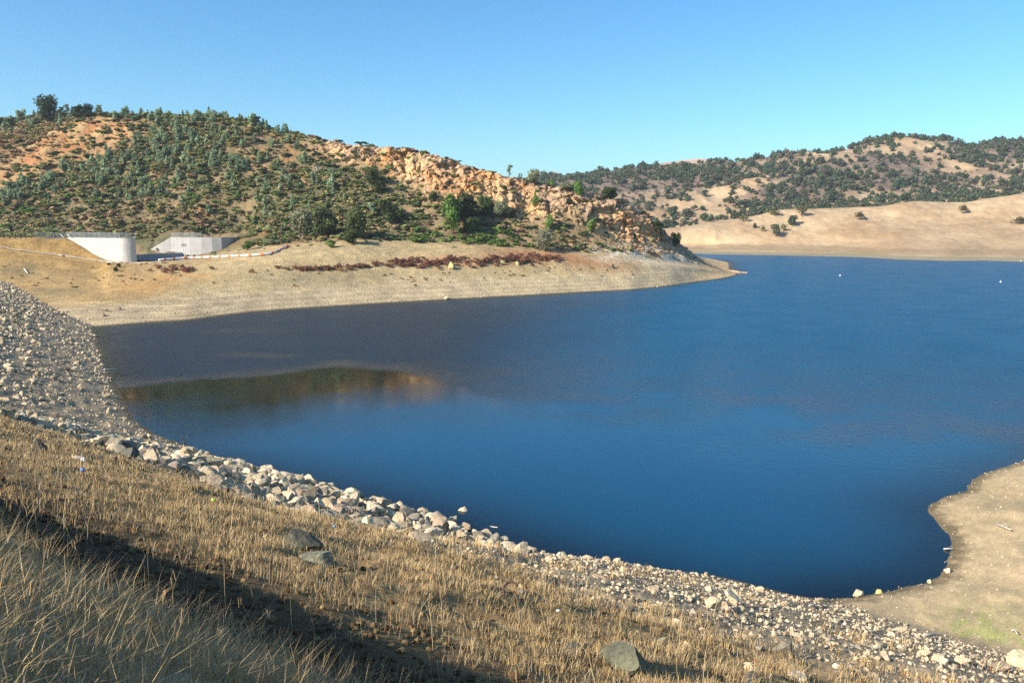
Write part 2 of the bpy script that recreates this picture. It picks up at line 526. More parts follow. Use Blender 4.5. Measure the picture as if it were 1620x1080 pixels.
dz += sstep(1.1, 1.6, HV) * sstep(3, 2, HV) * nB * .15
HZ = HZ + dz * np.where(HPX > 1100, .35, 1)
# horizontal push of the rock blocks so that the faces overhang a little
push = cl * (fa1 * 2.2 + fa2 * .5 + fa3 * .22 - crack * 1.3 + gul * 1.6 * sstep(1000, 880, HPX))
HY = HY - push; HX = HX + cl * fa2 * .8

t_beach = lin(196, 172, 132); t_beach2 = lin(174, 152, 118); t_khaki = lin(176, 152, 110); t_gold = lin(184, 146, 86); t_gold2 = lin(160, 124, 74)
t_dirt = lin(146, 120, 88); t_orange = lin(166, 114, 72); t_red = lin(150, 86, 54); t_cliff = lin(204, 164, 116); t_cliff2 = lin(160, 130, 104); t_pale = lin(206, 194, 172); t_brush = lin(100, 95, 66)
E = lambda a: np.asarray(a)[..., None]
hc = lerp(t_beach, t_beach2, E(np.clip(.5 + nB * .9, 0, 1)))
terr = np.sin((HZ0 + nA * .6) * 5.5) * .5 + np.sin((HZ0 + nA * .5) * 13) * .5
hc = hc * (1 + .16 * E(terr) * E(.5 + np.clip(nA + .5, 0, 1)))
hc = lerp(hc, t_khaki * (1 + .2 * E(nB)), E(sstep(1.85, 2.25, HV + nB * .3)))
hc = lerp(hc, lerp(t_gold, t_gold2, E(np.clip(.5 + nB * 1.2, 0, 1))), E(sstep(340, 180, wpx + nA * 60) * sstep(1.75, 2.1, HV + nB * .2) * .65))
hc = lerp(hc, lin(196, 150, 92), E(np.clip(blob(wpx, wpy, 220, 455, 55, 9, -4) * 1.0 + blob(wpx, wpy, 285, 438, 60, 6), 0, .8)))
hc = lerp(hc, lin(120, 112, 84), E(np.clip(blob(wpx, wpy, 20, 425, 45, 8) + .8 * blob(wpx, wpy, 40, 418, 60, 4, 5) + .5 * blob(wpx, wpy, 100, 463, 70, 6) + .5 * blob(wpx, wpy, 480, 440, 120, 10), 0, .7)))
hc = lerp(hc, lerp(t_gold, t_gold2, E(np.clip(.5 + nB, 0, 1))), E(sstep(2.5, 3, HV) * sstep(150, 110, HPX - (HPY - 378) * 1.7)))
hc = lerp(hc, lin(166, 116, 78), E(np.clip(blob(wpx, wpy, 860, 404, 90, 8, 4) + blob(wpx, wpy, 430, 380, 32, 8) * 1.2 + .7 * blob(wpx, wpy, 760, 412, 120, 7) + .5 * blob(wpx, wpy, 960, 420, 60, 10), 0, .85)))
dirt = lerp(t_dirt, t_brush, E(np.clip(.72 + nB * 1.1 + nA - .5 * sstep(560, 800, wpx), 0, 1)))
dirt = lerp(dirt, t_orange, E(np.clip(nA * 1.2 - .25, 0, .6)))
hc = lerp(hc, dirt, E(sstep(3.5, 4.1, HV + nB * .3)))
scar = np.clip(blob(wpx, wpy, 120, 222, 110, 26, -22) + blob(wpx, wpy, 180, 208, 60, 15, 8) + blob(wpx, wpy, 40, 262, 70, 18, -20) + .5 * blob(wpx, wpy, 50, 305, 30, 12, -25) + .35 * blob(wpx, wpy, 410, 245, 60, 22) + .3 * blob(wpx, wpy, 480, 240, 60, 20), 0, 1) * sstep(4.4, 5, HV)
hc = lerp(hc, lerp(t_orange, lin(172, 140, 96), E(np.clip(.45 + nB * 1.5, 0, 1))), E(scar * .95))
rock = lerp(t_cliff, t_cliff2, E(np.clip(.35 + fa1 * .9 + fa3 * .4 + nB * .6, 0, 1)))
rock = lerp(rock, lin(196, 130, 66), E(np.clip(nA * 1.4 + blob(wpx, wpy, 680, 290, 60, 14) * .5 + blob(wpx, wpy, 950, 340, 40, 22) * .8, 0, .75)))
strat = np.sin((HZ0 - HX * .25 + nB * 2.5) * 2.2) * .5 + np.sin((HZ0 - HX * .25 + nB * 2) * 5.1) * .5
rock = rock * (1 + .12 * E(strat) + .14 * E(nC))
rock = lerp(rock, lin(170, 150, 120), E(np.clip(nC * .8 - nB * .6, 0, .6)))
rock = lerp(rock, lin(176, 146, 128), E(sstep(6.6, 6.95, HV) * .7))
rock = rock * (1 - .35 * E(crack))
hc = lerp(hc, rock, E(cl))
hc = lerp(hc, t_pale, E(np.clip(1.2 * blob(wpx, wpy, 1060, 412, 60, 16, 14) + .8 * blob(wpx, wpy, 970, 404, 30, 10), 0, .8) * (1 - cl * .4) * sstep(-.7, .2, nC + nB)))
hc = lerp(hc, lin(206, 176, 134), E(sstep(985, 1100, wpx) * sstep(.2, .8, HZ) * sstep(4.2, 3.2, HV) * .8))
hc = lerp(hc, lin(206, 172, 126), E(sstep(1085, 1125, wpx)))
hc = lerp(hc, lin(112, 98, 74), E(sstep(.35, .02, HZ)))
me = mesh_np("left_hill", np.stack([HX, HY, HZ], -1).reshape(-1, 3), [grid_faces(*HX.shape)], np.clip(hc, .01, .9).reshape(-1, 3), True)
put("hill", me, M['hill'], kind="structure")

# low spit beyond the point
sx, sy = np.meshgrid(np.linspace(0, 1, 90), np.linspace(0, 1, 40))
a0, a1 = at(1085, 404, 385), at(1182, 431, 366)
ax_, ay_ = a0.x + (a1.x - a0.x) * sx, a0.y + (a1.y - a0.y) * sx
wd = 13 * (1 - sx ** 1.5 * .95)
ay_ = ay_ + (sy - .35) * wd * 2
pz = (1 - (2 * sy - 1) ** 2)
z_ = -1.0 + pz * (1.3 + 5.4 * (1 - sx) ** 1.2) + fbm(ax_ * .2, ay_ * .2, 55, 4) * .5 * pz
sc_ = lerp(lin(186, 148, 106), lin(150, 98, 62), E(np.clip(sstep(1.5, 3.5, z_) + fbm(ax_ * .1, ay_ * .1, 5, 3) * .5, 0, 1)))
put("spit", mesh_np("spit", np.stack([ax_, ay_, z_], -1).reshape(-1, 3), [grid_faces(*ax_.shape)], sc_.reshape(-1, 3), True), M['hill'], kind="structure")

# ------------------------------------------------------------------ far hills
FW = [(500, 399), (900, 399), (1080, 400), (1130, 402), (1300, 405), (1370, 407), (1420, 410), (1500, 412.5), (1560, 412), (1620, 414), (2000, 422), (2800, 440)]
g1c = cv_water(FW)
g0c = cv_off(g1c, -40, -6)
g2c = cv_off(g1c, 36, 1.2, False)
g3c = cv_off(g1c, 62, 6, False)
g4c = cv_px([(500, 384, 660), (900, 384, 660), (1080, 379, 662), (1150, 372, 664), (1250, 366, 662), (1320, 358, 655), (1420, 352, 650), (1500, 355, 640), (1620, 348, 630), (2000, 330, 600), (2800, 320, 570)])
g5c = cv_px([(500, 374, 715), (900, 372, 715), (1000, 368, 715), (1075, 361, 715), (1150, 351, 715), (1200, 340, 715), (1235, 331, 715), (1300, 330, 715), (1400, 326, 710), (1425, 320, 708), (1450, 318, 705), (1500, 320, 700),
             (1530, 320, 690), (1560, 314, 685), (1620, 306, 680), (2000, 270, 660), (2800, 250, 640)])
g6c = cv_px([(500, 362, 800), (900, 360, 800), (1020, 360, 800), (1060, 361, 800), (1110, 353, 800), (1160, 346, 800), (1200, 342, 800), (1300, 336, 800), (1450, 328, 800), (1620, 316, 800), (2800, 280, 800)])
g7c = cv_px([(500, 318, 960), (900, 316, 960), (1000, 312, 960), (1060, 308, 960), (1130, 302, 960), (1200, 292, 960), (1300, 287, 960), (1450, 282, 960), (1620, 276, 960), (2800, 250, 960)])
g8c = cv_px([(500, 300, 1220), (860, 289, 1200), (900, 286, 1195), (940, 281, 1190), (1000, 273, 1180), (1100, 267, 1170), (1200, 260, 1160), (1280, 246, 1150), (1350, 235, 1140), (1400, 229, 1135), (1440, 225, 1130), (1490, 227, 1130),
             (1530, 236, 1140), (1580, 233, 1150), (1620, 229, 1150), (1750, 232, 1150), (2000, 245, 1150), (2800, 240, 1150)])
def g9c(q): return np.full(q.shape, 1700.), 'z', np.full(q.shape, 30.)
fu = np.linspace(float(ray(800, 350)[0]), float(ray(2300, 350)[0]), 900)
FX, FY, FZ, FV = sheet([g0c, g1c, g2c, g3c, g4c, g5c, g6c, g7c, g8c, g9c], fu, [4, 14, 12, 26, 40, 14, 70, 90, 10])
FPX_, FPY_ = project(FX, FY, FZ)
fa = fbm(FX * .006, FY * .006, 61, 5); fb = fbm(FX * .02, FY * .02, 62, 5); fc = fbm(FX * .1, FY * .1, 63, 4)
up_ = sstep(6.0, 6.8, FV) * sstep(8.2, 7.9, FV)
mid_ = sstep(3, 3.6, FV) * sstep(5, 4.7, FV)
ridge = 1 - np.abs(fbm(FX * .009 + FY * .003, FY * .005, 64, 4)) * 2
FZ = FZ + up_ * (ridge * 6 + fb * 5) + mid_ * (fb * 1.6 + fc * .4) + sstep(2, 3, FV) * sstep(8.5, 8, FV) * fc * .4
f_gold = lin(206, 176, 136); f_gold2 = lin(182, 148, 110); f_brush = lin(128, 108, 92); f_mud = lin(172, 156, 124)
fcx = lerp(f_gold, f_gold2, E(np.clip(.4 + fb * 1.0 + fc * .4, 0, 1)))
wfx = FPX_ + fb * 20; wfy = FPY_ + fb * 6
brush = np.clip(sstep(6.1, 6.8, FV) * .95 + fa * 1.1 + fb * .5, 0, 1) * sstep(5.6, 6.3, FV)
brush = brush * (1 - np.clip(blob(wfx, wfy, 1120, 318, 90, 14, -16) * 1.2 + blob(wfx, wfy, 1170, 300, 50, 10, -12) + blob(wfx, wfy, 1060, 345, 40, 14, -16) + blob(wfx, wfy, 1420, 236, 70, 8, -4) + blob(wfx, wfy, 1290, 262, 24, 6) * .8 +
                         blob(wfx, wfy, 1270, 245, 20, 6) + blob(wfx, wfy, 1530, 272, 50, 6) * .9 + blob(wfx, wfy, 1610, 265, 30, 8) * .8 + blob(wfx, wfy, 1370, 290, 16, 10) * .8, 0, 1))
fcx = lerp(fcx, f_brush * (1 + .25 * E(fc)), E(brush))
fcx = lerp(fcx, lin(150, 126, 96), E(sstep(2.0, 2.4, FV) * sstep(3.1, 2.7, FV + fb * .3) * .6))
fcx = lerp(fcx, f_mud, E(sstep(2.1, 1.7, FV)))
fcx = lerp(fcx, lin(170, 160, 96), E(np.exp(-((FV - 2.05) / .12) ** 2) * np.clip(.4 + fb, 0, .7)))
fcx = lerp(fcx, lin(216, 186, 150), E(blob(wfx, wfy, 1160, 377, 40, 4) * .6 + blob(wfx, wfy, 1390, 383, 50, 2) * .4))
me = mesh_np("far_hills", np.stack([FX, FY, FZ], -1).reshape(-1, 3), [grid_faces(*FX.shape)], np.clip(fcx * .73, .01, .9).reshape(-1, 3), True)
put("far_hills", me, M['far'], kind="structure")

# the most distant ridge
q0 = cv_px([(300, 330, 2300), (3000, 330, 2300)])
q1 = cv_px([(300, 300, 2600), (700, 292, 2600), (850, 281, 2600), (876, 273, 2600), (892, 278, 2600), (915, 281, 2600), (960, 273, 2600), (1000, 268, 2600), (1040, 260, 2600), (1070, 256, 2600), (1110, 251, 2600), (1135, 253, 2600), (1180, 258, 2600), (1300, 270, 2600), (3000, 280, 2600)])
def q2(q): return np.full(q.shape, 3200.), 'z', np.full(q.shape, 60.)
du = np.linspace(-.15, .9, 500)
DX, DY, DZ, DV = sheet([q0, q1, q2], du, [40, 12], 2)
DZ = DZ + fbm(DX * .006, DY * .006, 71, 5) * 6 * sstep(1.6, .8, DV)
dc = lerp(lin(206, 170, 140), lin(166, 138, 116), E(np.clip(.4 + fbm(DX * .008, DY * .008, 72, 5) * 1.4, 0, 1)))
put("distant_hills", mesh_np("distant_hills", np.stack([DX, DY, DZ], -1).reshape(-1, 3), [grid_faces(*DX.shape)], dc.reshape(-1, 3), True), M['far'], kind="structure")

# bed of the reservoir and plain, out to the horizon
mb = MB(); mb.add([(-9000, -3000, -9), (9000, -3000, -9), (9000, 12000, -9), (-9000, 12000, -9)], [(0, 1, 2, 3)])
M['bed'] = attr_mat('lake_bed', [(.05, .8, 1.2)], .95, base=(.2, .16, .1))
mb.build("lake_bed", M['bed'], kind="structure")

# ------------------------------------------------------------------ water
wu = np.linspace(-1.1, 1.3, 480); wy = np.geomspace(18, 760, 420)
WU, WY = np.meshgrid(wu, wy); WX = WU * WY
dep = np.maximum(0, -sd_near(WX, WY) * .3)
hd = np.full(WX.shape, 99.0)
for j, q in enumerate(wu):
    if uc[0] < q < uend - .002:
        i = min(max(int((q - uc[0]) / (uc[1] - uc[0])), 0), len(uc) - 1)
        hd[:, j] = np.where(wy < HY[0, i], 99, np.maximum(0, -np.interp(wy, HY[:, i], HZ[:, i])))
dep = np.minimum(dep, hd)
dep = np.minimum(dep, np.maximum(0, (g1c(WU.ravel())[0].reshape(WU.shape) - WY)) * .12)
wpx_, wpy_ = project(WX, WY, np.zeros_like(WX))
wn = fbm(WX * .02, WY * .012, 81, 4); wn2 = fbm(WX * .08, WY * .02, 82, 4)
# wind-ruffled water beyond a slick that lies off the dam
edge = 592 - 16 * np.exp(-((wpx_ - 560) / 130) ** 2) + 14 * np.exp(-((wpx_ - 150) / 120) ** 2) + wn2 * 7 + np.clip(wpx_ - 700, 0, 2000) * .10
wdE = 11 + sstep(620, 1000, wpx_) * 120
calm = sstep(-1, 1, (wpy_ - edge) / wdE)
calm = np.maximum(calm, .35 * blob(wpx_, wpy_ + wn2 * 3, 415, 562, 70, 3.5) + .15 * blob(wpx_, wpy_, 380, 523, 70, 3))
reflection_murk = np.clip(sstep(1050, 650, wpx_ + wn * 60) * sstep(700, 600, wpy_ - 40 * np.exp(-((wpx_ - 250) / 200) ** 2) + wn * 30) + .25 * sstep(700, 200, wpx_), 0, 1)  # hill's dark reflection painted into the water colour of the left bay
reflection_murk = np.maximum(reflection_murk, .7 * np.exp(-dep / 1.2))  # plus murky shallows along the margin
me = mesh_np("water", np.stack([WX, WY, np.zeros_like(WX)], -1).reshape(-1, 3), [grid_faces(*WX.shape)], None, True, {"depth": dep.ravel(), "calm": calm.ravel(), "reflection_murk": reflection_murk.ravel(), "open": (sstep(700, 1150, wpx_ + wn * 80) * sstep(760, 470, wpy_ + wn * 40)).ravel()})
m, nt, out = new_mat("reservoir_water")
geo = N(nt, "NewGeometry"); co = geo.outputs["Position"]
dp = N(nt, "Attribute", attribute_name="depth").outputs["Fac"]; ca = N(nt, "Attribute", attribute_name="calm").outputs["Fac"]
mp = N(nt, "Mapping", {"Vector": co, "Scale": (1, 1.0, 1), "Rotation": (0, 0, R(20))})
n1_ = N(nt, "TexNoise", {"Vector": mp.outputs[0], "Scale": 1.1, "Detail": 6, "Roughness": .68})
n2_ = N(nt, "TexNoise", {"Vector": mp.outputs[0], "Scale": .09, "Detail": 3})
st = N(nt, "MapRange", {"Value": ca, "To Min": .65, "To Max": .04}).outputs[0]
mod = N(nt, "MapRange", {"Value": n2_.outputs["Fac"], "From Min": .35, "From Max": .65, "To Min": .35, "To Max": 1.3}).outputs[0]
st = N(nt, "Math", {0: st, 1: mod}, operation='MULTIPLY').outputs[0]
bp = N(nt, "Bump", {"Height": n1_.outputs["Fac"], "Strength": st, "Distance": .35})
ro = N(nt, "MapRange", {"Value": ca, "To Min": .22, "To Max": .05}).outputs[0]
# water body: opaque blue where deep, clear over the shallow margin
e1 = N(nt, "Math", {0: dp, 1: -1.1}, operation='MULTIPLY').outputs[0]
e2 = N(nt, "Math", {0: e1}, operation='EXPONENT').outputs[0]
mu = N(nt, "Attribute", attribute_name="reflection_murk").outputs["Fac"]
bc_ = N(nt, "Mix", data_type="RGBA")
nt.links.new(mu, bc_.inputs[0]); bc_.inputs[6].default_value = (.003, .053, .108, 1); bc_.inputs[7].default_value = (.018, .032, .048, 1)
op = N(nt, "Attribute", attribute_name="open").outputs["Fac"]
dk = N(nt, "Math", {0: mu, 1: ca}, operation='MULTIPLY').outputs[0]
bd_ = N(nt, "Mix", data_type="RGBA"); nt.links.new(dk, bd_.inputs[0]); nt.links.new(bc_.outputs[2], bd_.inputs[6]); bd_.inputs[7].default_value = (.004, .008, .007, 1)  # slick painted darkest, deepening the hill's reflection
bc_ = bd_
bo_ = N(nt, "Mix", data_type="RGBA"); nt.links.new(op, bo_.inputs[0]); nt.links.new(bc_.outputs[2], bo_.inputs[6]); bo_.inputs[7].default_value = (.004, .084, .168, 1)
bc_ = bo_
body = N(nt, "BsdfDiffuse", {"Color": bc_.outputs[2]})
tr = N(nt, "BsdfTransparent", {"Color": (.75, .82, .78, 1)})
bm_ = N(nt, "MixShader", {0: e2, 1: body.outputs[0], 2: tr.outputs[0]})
gl = N(nt, "BsdfGlossy", {"Color": (1, 1, 1, 1), "Roughness": ro, "Normal": bp.outputs[0]})
fr = N(nt, "Fresnel", {"IOR": 1.33, "Normal": bp.outputs[0]})
k_ = N(nt, "MapRange", {"Value": ca, "To Min": .26, "To Max": 1.0}).outputs[0]
fk = N(nt, "Math", {0: fr.outputs[0], 1: k_}, operation='MULTIPLY').outputs[0]
mx = N(nt, "MixShader", {0: fk, 1: bm_.outputs[0], 2: gl.outputs[0]})
nt.links.new(mx.outputs[0], out.inputs["Surface"])
put("water", me, m, kind="structure")

mb = MB(); mb.box((900, 1650, 100), (4600, 4100, 224)); 
m, nt, out = new_mat("air_haze")
pv = N(nt, "VolumePrincipled", {"Color": (.86, .92, 1, 1), "Density": .00011, "Anisotropy": .2})
nt.links.new(pv.outputs[0], out.inputs["Volume"])
mb.build("haze", m, kind="stuff")
# ------------------------------------------------------------------ prototypes
import bmesh


def ico(sub):
    bm = bmesh.new(); bmesh.ops.create_icosphere(bm, subdivisions=sub, radius=1)
    V = np.array([v.co[:] for v in bm.verts]); F = np.array([[v.index for v in f.verts] for f in bm.faces]); bm.free()
    return V, F


ICO = {k: ico(k) for k in (1, 2, 3)}


def rock_arr(seed, sub, cuts=9, flat=.75):
    r = np.random.default_rng(seed)
    V, F = ICO[sub]; V = V.copy()
    V *= np.array([r.uniform(.85, 1.25), r.uniform(.75, 1.05), r.uniform(.6, .9) * flat / .75])
    for _ in range(cuts):
        n = r.normal(size=3); n /= np.linalg.norm(n)
        o = r.uniform(.26, .62)
        d = V @ n - o
        V -= np.maximum(d, 0)[:, None] * n * .97
    V += (fbm(V[:, 0] * 2 + seed, V[:, 1] * 2 + V[:, 2], seed, 3) * .05)[:, None] * V
    return V, F


def rz_mat(a):
    c, s = np.cos(a), np.sin(a); o = np.zeros_like(a); l = np.ones_like(a)
    return np.stack([np.stack([c, -s, o], -1), np.stack([s, c, o], -1), np.stack([o, o, l], -1)], -2)


def merge_inst(protos, pid, P, S, A, C, tilt=None):
    """one mesh from many placed prototype arrays. protos [(V, [faces], vertex colour or None)]"""
    Vs = []; F4 = []; F3 = []; Cs = []; off = 0
    for k, (V, Fl, vc) in enumerate(protos):
        i = np.where(pid == k)[0]
        if not len(i): continue
        Rm = rz_mat(A[i])
        v = np.einsum('nij,vj->nvi', Rm, V)
        s = S[i]; s = s[:, None, None] if s.ndim == 1 else s[:, None, :]
        v = v * s + P[i][:, None, :]
        c = C[i][:, None, :] * (vc[None] if vc is not None else np.ones((1, len(V), 3)))
        base = off + np.arange(len(i))[:, None, None] * len(V)
        for F in Fl:
            (F4 if F.shape[1] == 4 else F3).append((F[None] + base).reshape(-1, F.shape[1]))
        Vs.append(v.reshape(-1, 3)); Cs.append(np.broadcast_to(c, v.shape).reshape(-1, 3)); off += len(i) * len(V)
    F = [np.concatenate(x) for x in (F4, F3) if x]
    return np.concatenate(Vs), F, np.concatenate(Cs)


def leaf_arr(seed, clumps, n, size, base, var=.3, elong=1.0, up=.0, shell=.72, depth=True):
    """leaf-sized faces spread through clumps [(x,y,z,rx,ry,rz)]"""
    r = np.random.default_rng(seed)
    cl = np.array(clumps, float)
    wt = (cl[:, 3] * cl[:, 4] * cl[:, 5]) ** .67; wt /= wt.sum()
    k = r.choice(len(cl), n, p=wt)
    d = r.normal(size=(n, 3)); d /= np.linalg.norm(d, axis=1)[:, None]
    rad = shell + (1.08 - shell) * r.random(n) ** .8
    inner = r.random(n) < .22
    rad = np.where(inner, r.uniform(.25, .8, n), rad)
    P = cl[k, :3] + d * cl[k, 3:] * rad[:, None]
    nr = d + r.normal(size=(n, 3)) * .55; nr[:, 2] += up
    nr /= np.linalg.norm(nr, axis=1)[:, None]
    t = np.cross(nr, r.normal(size=(n, 3))); t /= np.linalg.norm(t, axis=1)[:, None] + 1e-9
    b = np.cross(nr, t)
    s = size * r.uniform(.6, 1.35, n)[:, None]
    a = t * s * elong; bb = b * s / elong
    V = np.stack([P - a - bb * .6, P + a * .2 - bb, P + a + bb * .5, P - a * .3 + bb], 1).reshape(-1, 3)
    F = np.arange(4 * n).reshape(n, 4)
    tone = (1 + r.normal(size=len(cl)) * var * .5)[k] * (1 + r.normal(size=n) * var)
    c = np.clip(tone, .35, 1.9)[:, None] * np.array(base)[None]
    c[:, 0] *= 1 + r.normal(size=n) * .08
    return V, F, np.repeat(c, 4, 0)


def round_clumps(seed, n, w, h, base_h, spread=.62, cr=.42):
    r = np.random.default_rng(seed); out = []
    for i in range(n):
        a = r.uniform(0, 2 * math.pi); q = r.random() ** .6 * spread
        z = base_h + (h - base_h) * r.uniform(.22, .82)
        k = 1 - .45 * abs((z - base_h) / (h - base_h) - .45)
        s = cr * r.uniform(.65, 1.15)
        out.append((w / 2 * q * math.cos(a) * k, w / 2 * q * math.sin(a) * k, z, w / 2 * s, w / 2 * s, (h - base_h) * .5 * s * 1.1))
    return out


def trunk_arr(seed, h, r0, limbs=4, lean=.1, top=.75):
    r = np.random.default_rng(seed); mb = MB()
    x = y = 0.0; pts = []
    for i in range(5):
        pts.append((x, y, h * top * i / 4 - (.4 if i == 0 else 0))); x += r.normal() * lean * h * .12; y += r.normal() * lean * h * .12
    mb.tube(pts, [r0, r0 * .8, r0 * .6, r0 * .42, r0 * .2], 7)
    for i in range(limbs):
        j = r.integers(1, 4); p = Vector(pts[j]); a = r.uniform(0, 6.28); L = h * r.uniform(.2, .38)
        q = p + Vector((math.cos(a) * L * .5, math.sin(a) * L * .5, L * .35)); e = p + Vector((math.cos(a) * L * .9, math.sin(a) * L * .9, L * .8))
        mb.tube([p, q, e], [r0 * .4, r0 * .27, r0 * .1], 5)
    return mb


_g = 1.0
G_OAK = lin(58, 72, 34); G_BRIGHT = lin(82, 112, 36); G_GREY = lin(104, 112, 84); G_PINE = lin(92, 110, 82); G_DARK = lin(44, 60, 36)
G_CHAP = lin(74, 88, 46); G_OLIVE = lin(112, 110, 62); G_BROWN = lin(124, 106, 78); G_FAR = lin(58, 72, 46)
G_OAK, G_BRIGHT, G_GREY, G_PINE, G_DARK, G_CHAP, G_OLIVE, G_BROWN, G_FAR = [lerp(np.full(3, (g * f).mean()), g * f * np.array([1.18, 1.02, .9]), .80) for g, f in zip((G_OAK, G_BRIGHT, G_GREY, G_PINE, G_DARK, G_CHAP, G_OLIVE, G_BROWN, G_FAR), (1.8, 1.7, 1.9, 2.25, 1.9, 2.25, 1.75, 1.75, 1.9))]


def tree_proto(kind, seed, H_, W_, n, size, color, base_h=.12, clumps=14, elong=1.0, trunk=.03, limbs=5, shape='round', var=.25, top=.75):
    r = np.random.default_rng(seed + 900)
    if shape == 'round':
        cl = round_clumps(seed, clumps, W_, H_, H_ * base_h)
    elif shape == 'cone':
        cl = []
        for i in range(clumps):
            t = (i + .5) / clumps; z = H_ * (base_h + (1 - base_h) * t)
            q = W_ / 2 * (1 - t) ** .75 * .55 + .05 * W_
            a = r.uniform(0, 6.28); o = q * r.uniform(.1, .75)
            cl.append((o * math.cos(a), o * math.sin(a), z, q * r.uniform(.7, 1.1), q * r.uniform(.7, 1.1), H_ * .10 * r.uniform(.8, 1.3)))
    else:  # open pine with separate puffs of needles
        cl = []
        for i in range(clumps):
            t = r.random() ** .8; z = H_ * (base_h + (1 - base_h) * t)
            q = W_ / 2 * (1 - .35 * t) * (.55 + .45 * min(1, t * 2.5)) * r.random() ** .5; a = r.uniform(0, 6.28); s = W_ * r.uniform(.11, .2)
            cl.append((q * math.cos(a), q * math.sin(a), min(z, H_ - s * .7), s, s, s * .75))
    V, F, C = leaf_arr(seed, cl, n, size, color, var, elong)
    cm = mesh_np(kind + "_crown", V, [F], C)
    cm.materials.append(M['leaf'])
    tb = trunk_arr(seed, H_, H_ * trunk, limbs, top=top)
    tm = mesh_np(kind + "_trunk", tb.V, [tb.F4, tb.F3], smooth=True); tm.materials.append(M['bark'])
    return dict(crown=cm, trunk=tm, arr=(V, [F], C), h=H_, w=W_)


def place_tree(name, proto, loc, sc, rz, label, cat, group=None, szs=None):
    o = thing(name, label, cat, loc, rz, group)
    o.scale = szs or (sc, sc, sc)
    c = put("crown", proto['crown'], None, o); t = put("trunk", proto['trunk'], None, o)
    return o


# ------------------------------------------------------------------ things that stand on the left hill: lookups on its sheet
HR1 = int(np.searchsorted(HV[:, 0], 7.02))
_px, _py = project(HX, HY, HZ)


def on_hill(px, py):
    sub = slice(0, HR1)
    d = (_px[sub] - px) ** 2 + (_py[sub] - py) ** 2
    m = d.min(); cand = np.where(d < m + 2.0, HY[sub], 1e9)
    i = np.unravel_index(np.argmin(cand), cand.shape)
    return Vector((HX[i], HY[i], HZ[i]))


def pxm(D): return D / 1260.0      # metres in one photo pixel at distance D


# cell areas for scattering
def cell_area(X, Y):
    a = np.abs(np.gradient(X, axis=1) * np.gradient(Y, axis=0))
    return a


HA = cell_area(HX, HY)


def scatter(area, dens, X, Y, Z, r):
    """points with expected density dens (per m2) on a sheet"""
    lam = np.clip(area * dens, 0, 6)
    n = r.poisson(lam)
    i = np.repeat(np.arange(n.size), n.ravel())
    gx = np.gradient(X, axis=1).ravel()[i]; gy = np.gradient(Y, axis=0).ravel()[i]
    a = r.uniform(-.5, .5, len(i)); b = r.uniform(-.5, .5, len(i))
    gz1 = np.gradient(Z, axis=1).ravel()[i]; gz0 = np.gradient(Z, axis=0).ravel()[i]
    gxx = np.gradient(X, axis=0).ravel()[i]
    return np.stack([X.ravel()[i] + gx * a + gxx * b, Y.ravel()[i] + gy * b, Z.ravel()[i] + gz1 * a + gz0 * b], 1), i


inframe = (_px > -60) & (_px < 1690)
front = (HV < 7.03)
B = lambda *a: blob(wpx, wpy, *a)
# ---- named trees
OAK = [tree_proto("oak", 11 + i, 10, 9.5, 2300, .34, G_OAK, .06, 16, 1.0, .035, 6) for i in range(3)]
OAKB = tree_proto("bright_oak", 31, 10, 8, 2300, .32, G_BRIGHT, .16, 13, 1.0, .032, 6)
OAKG = [tree_proto("grey_oak", 41 + i, 9, 8.5, 1300, .3, G_GREY, .08, 17, 1.4, .03, 8) for i in range(2)]
PINE = [tree_proto("pine", 51 + i, 4.4 + .3 * i, 3.3 + .25 * (i % 3), 400, .27, G_PINE, .0, 12, 1.4, .025, 3, 'cone' if i in (1, 3) else 'round', .22) for i in range(5)]
RPINE = [tree_proto("ridge_pine", 61 + i, 12, 9, 2200, .32, G_DARK, .06, 24, 1.3, .03, 8, 'round' if i == 0 else 'puff') for i in range(2)]
TPINE = [tree_proto("slender_pine", 71 + i, 8, 4.2, 480, .26, G_PINE * .85, .3, 11, 1.5, .022, 7, 'puff') for i in range(2)]
tree_pos = []


def hill_tree(px, py, hpx, wpx_, proto, name, label, cat, sink=.3, group=None):
    p = on_hill(px, py); k = pxm(p.y)
    sz = hpx * k / proto['h']; sw = wpx_ * k / proto['w']
    place_tree(name, proto, p - Vector((0, 0, sink)), 1, rng.uniform(0, 6.28), label, cat, group, (sw, sw, sz))
    tree_pos.append((p.x, p.y, wpx_ * k * .5))


hill_tree(74, 192, 40, 36, RPINE[0], "pine_tree", "tall dark pine with a broad crown, highest tree on the ridge skyline", "tree")
hill_tree(96, 190, 22, 14, TPINE[0], "pine_tree", "thin open pine just right of the tallest ridge pine", "tree")
hill_tree(108, 188, 24, 12, TPINE[1], "pine_tree", "second thin open pine from the tallest ridge pine", "tree")
hill_tree(124, 187, 20, 22, RPINE[1], "pine_tree", "dark bushy pine at the left end of the ridge thicket above the orange scar", "tree")
hill_tree(141, 185, 21, 20, RPINE[0], "pine_tree", "dark bushy pine in the middle of the ridge thicket above the orange scar", "tree")
hill_tree(155, 183, 18, 14, TPINE[0], "pine_tree", "open grey pine at the right end of the ridge thicket above the orange scar", "tree")
hill_tree(182, 188, 14, 12, PINE[0], "pine_tree", "small cone shaped pine on the skyline right of the orange scar top", "tree")
hill_tree(43, 197, 15, 12, TPINE[1], "pine_tree", "small open pine standing clear of the skyline left of the tallest pine", "tree")
hill_tree(18, 199, 12, 13, RPINE[1], "pine_tree", "low dark pine on the far left skyline", "tree")
hill_tree(3, 200, 14, 14, RPINE[0], "pine_tree", "dark pine cut by the left frame edge on the skyline", "tree")
hill_tree(406, 202, 19, 14, RPINE[1], "pine_tree", "lone grey pine on the ridge where the skyline starts falling to the cliff", "tree")
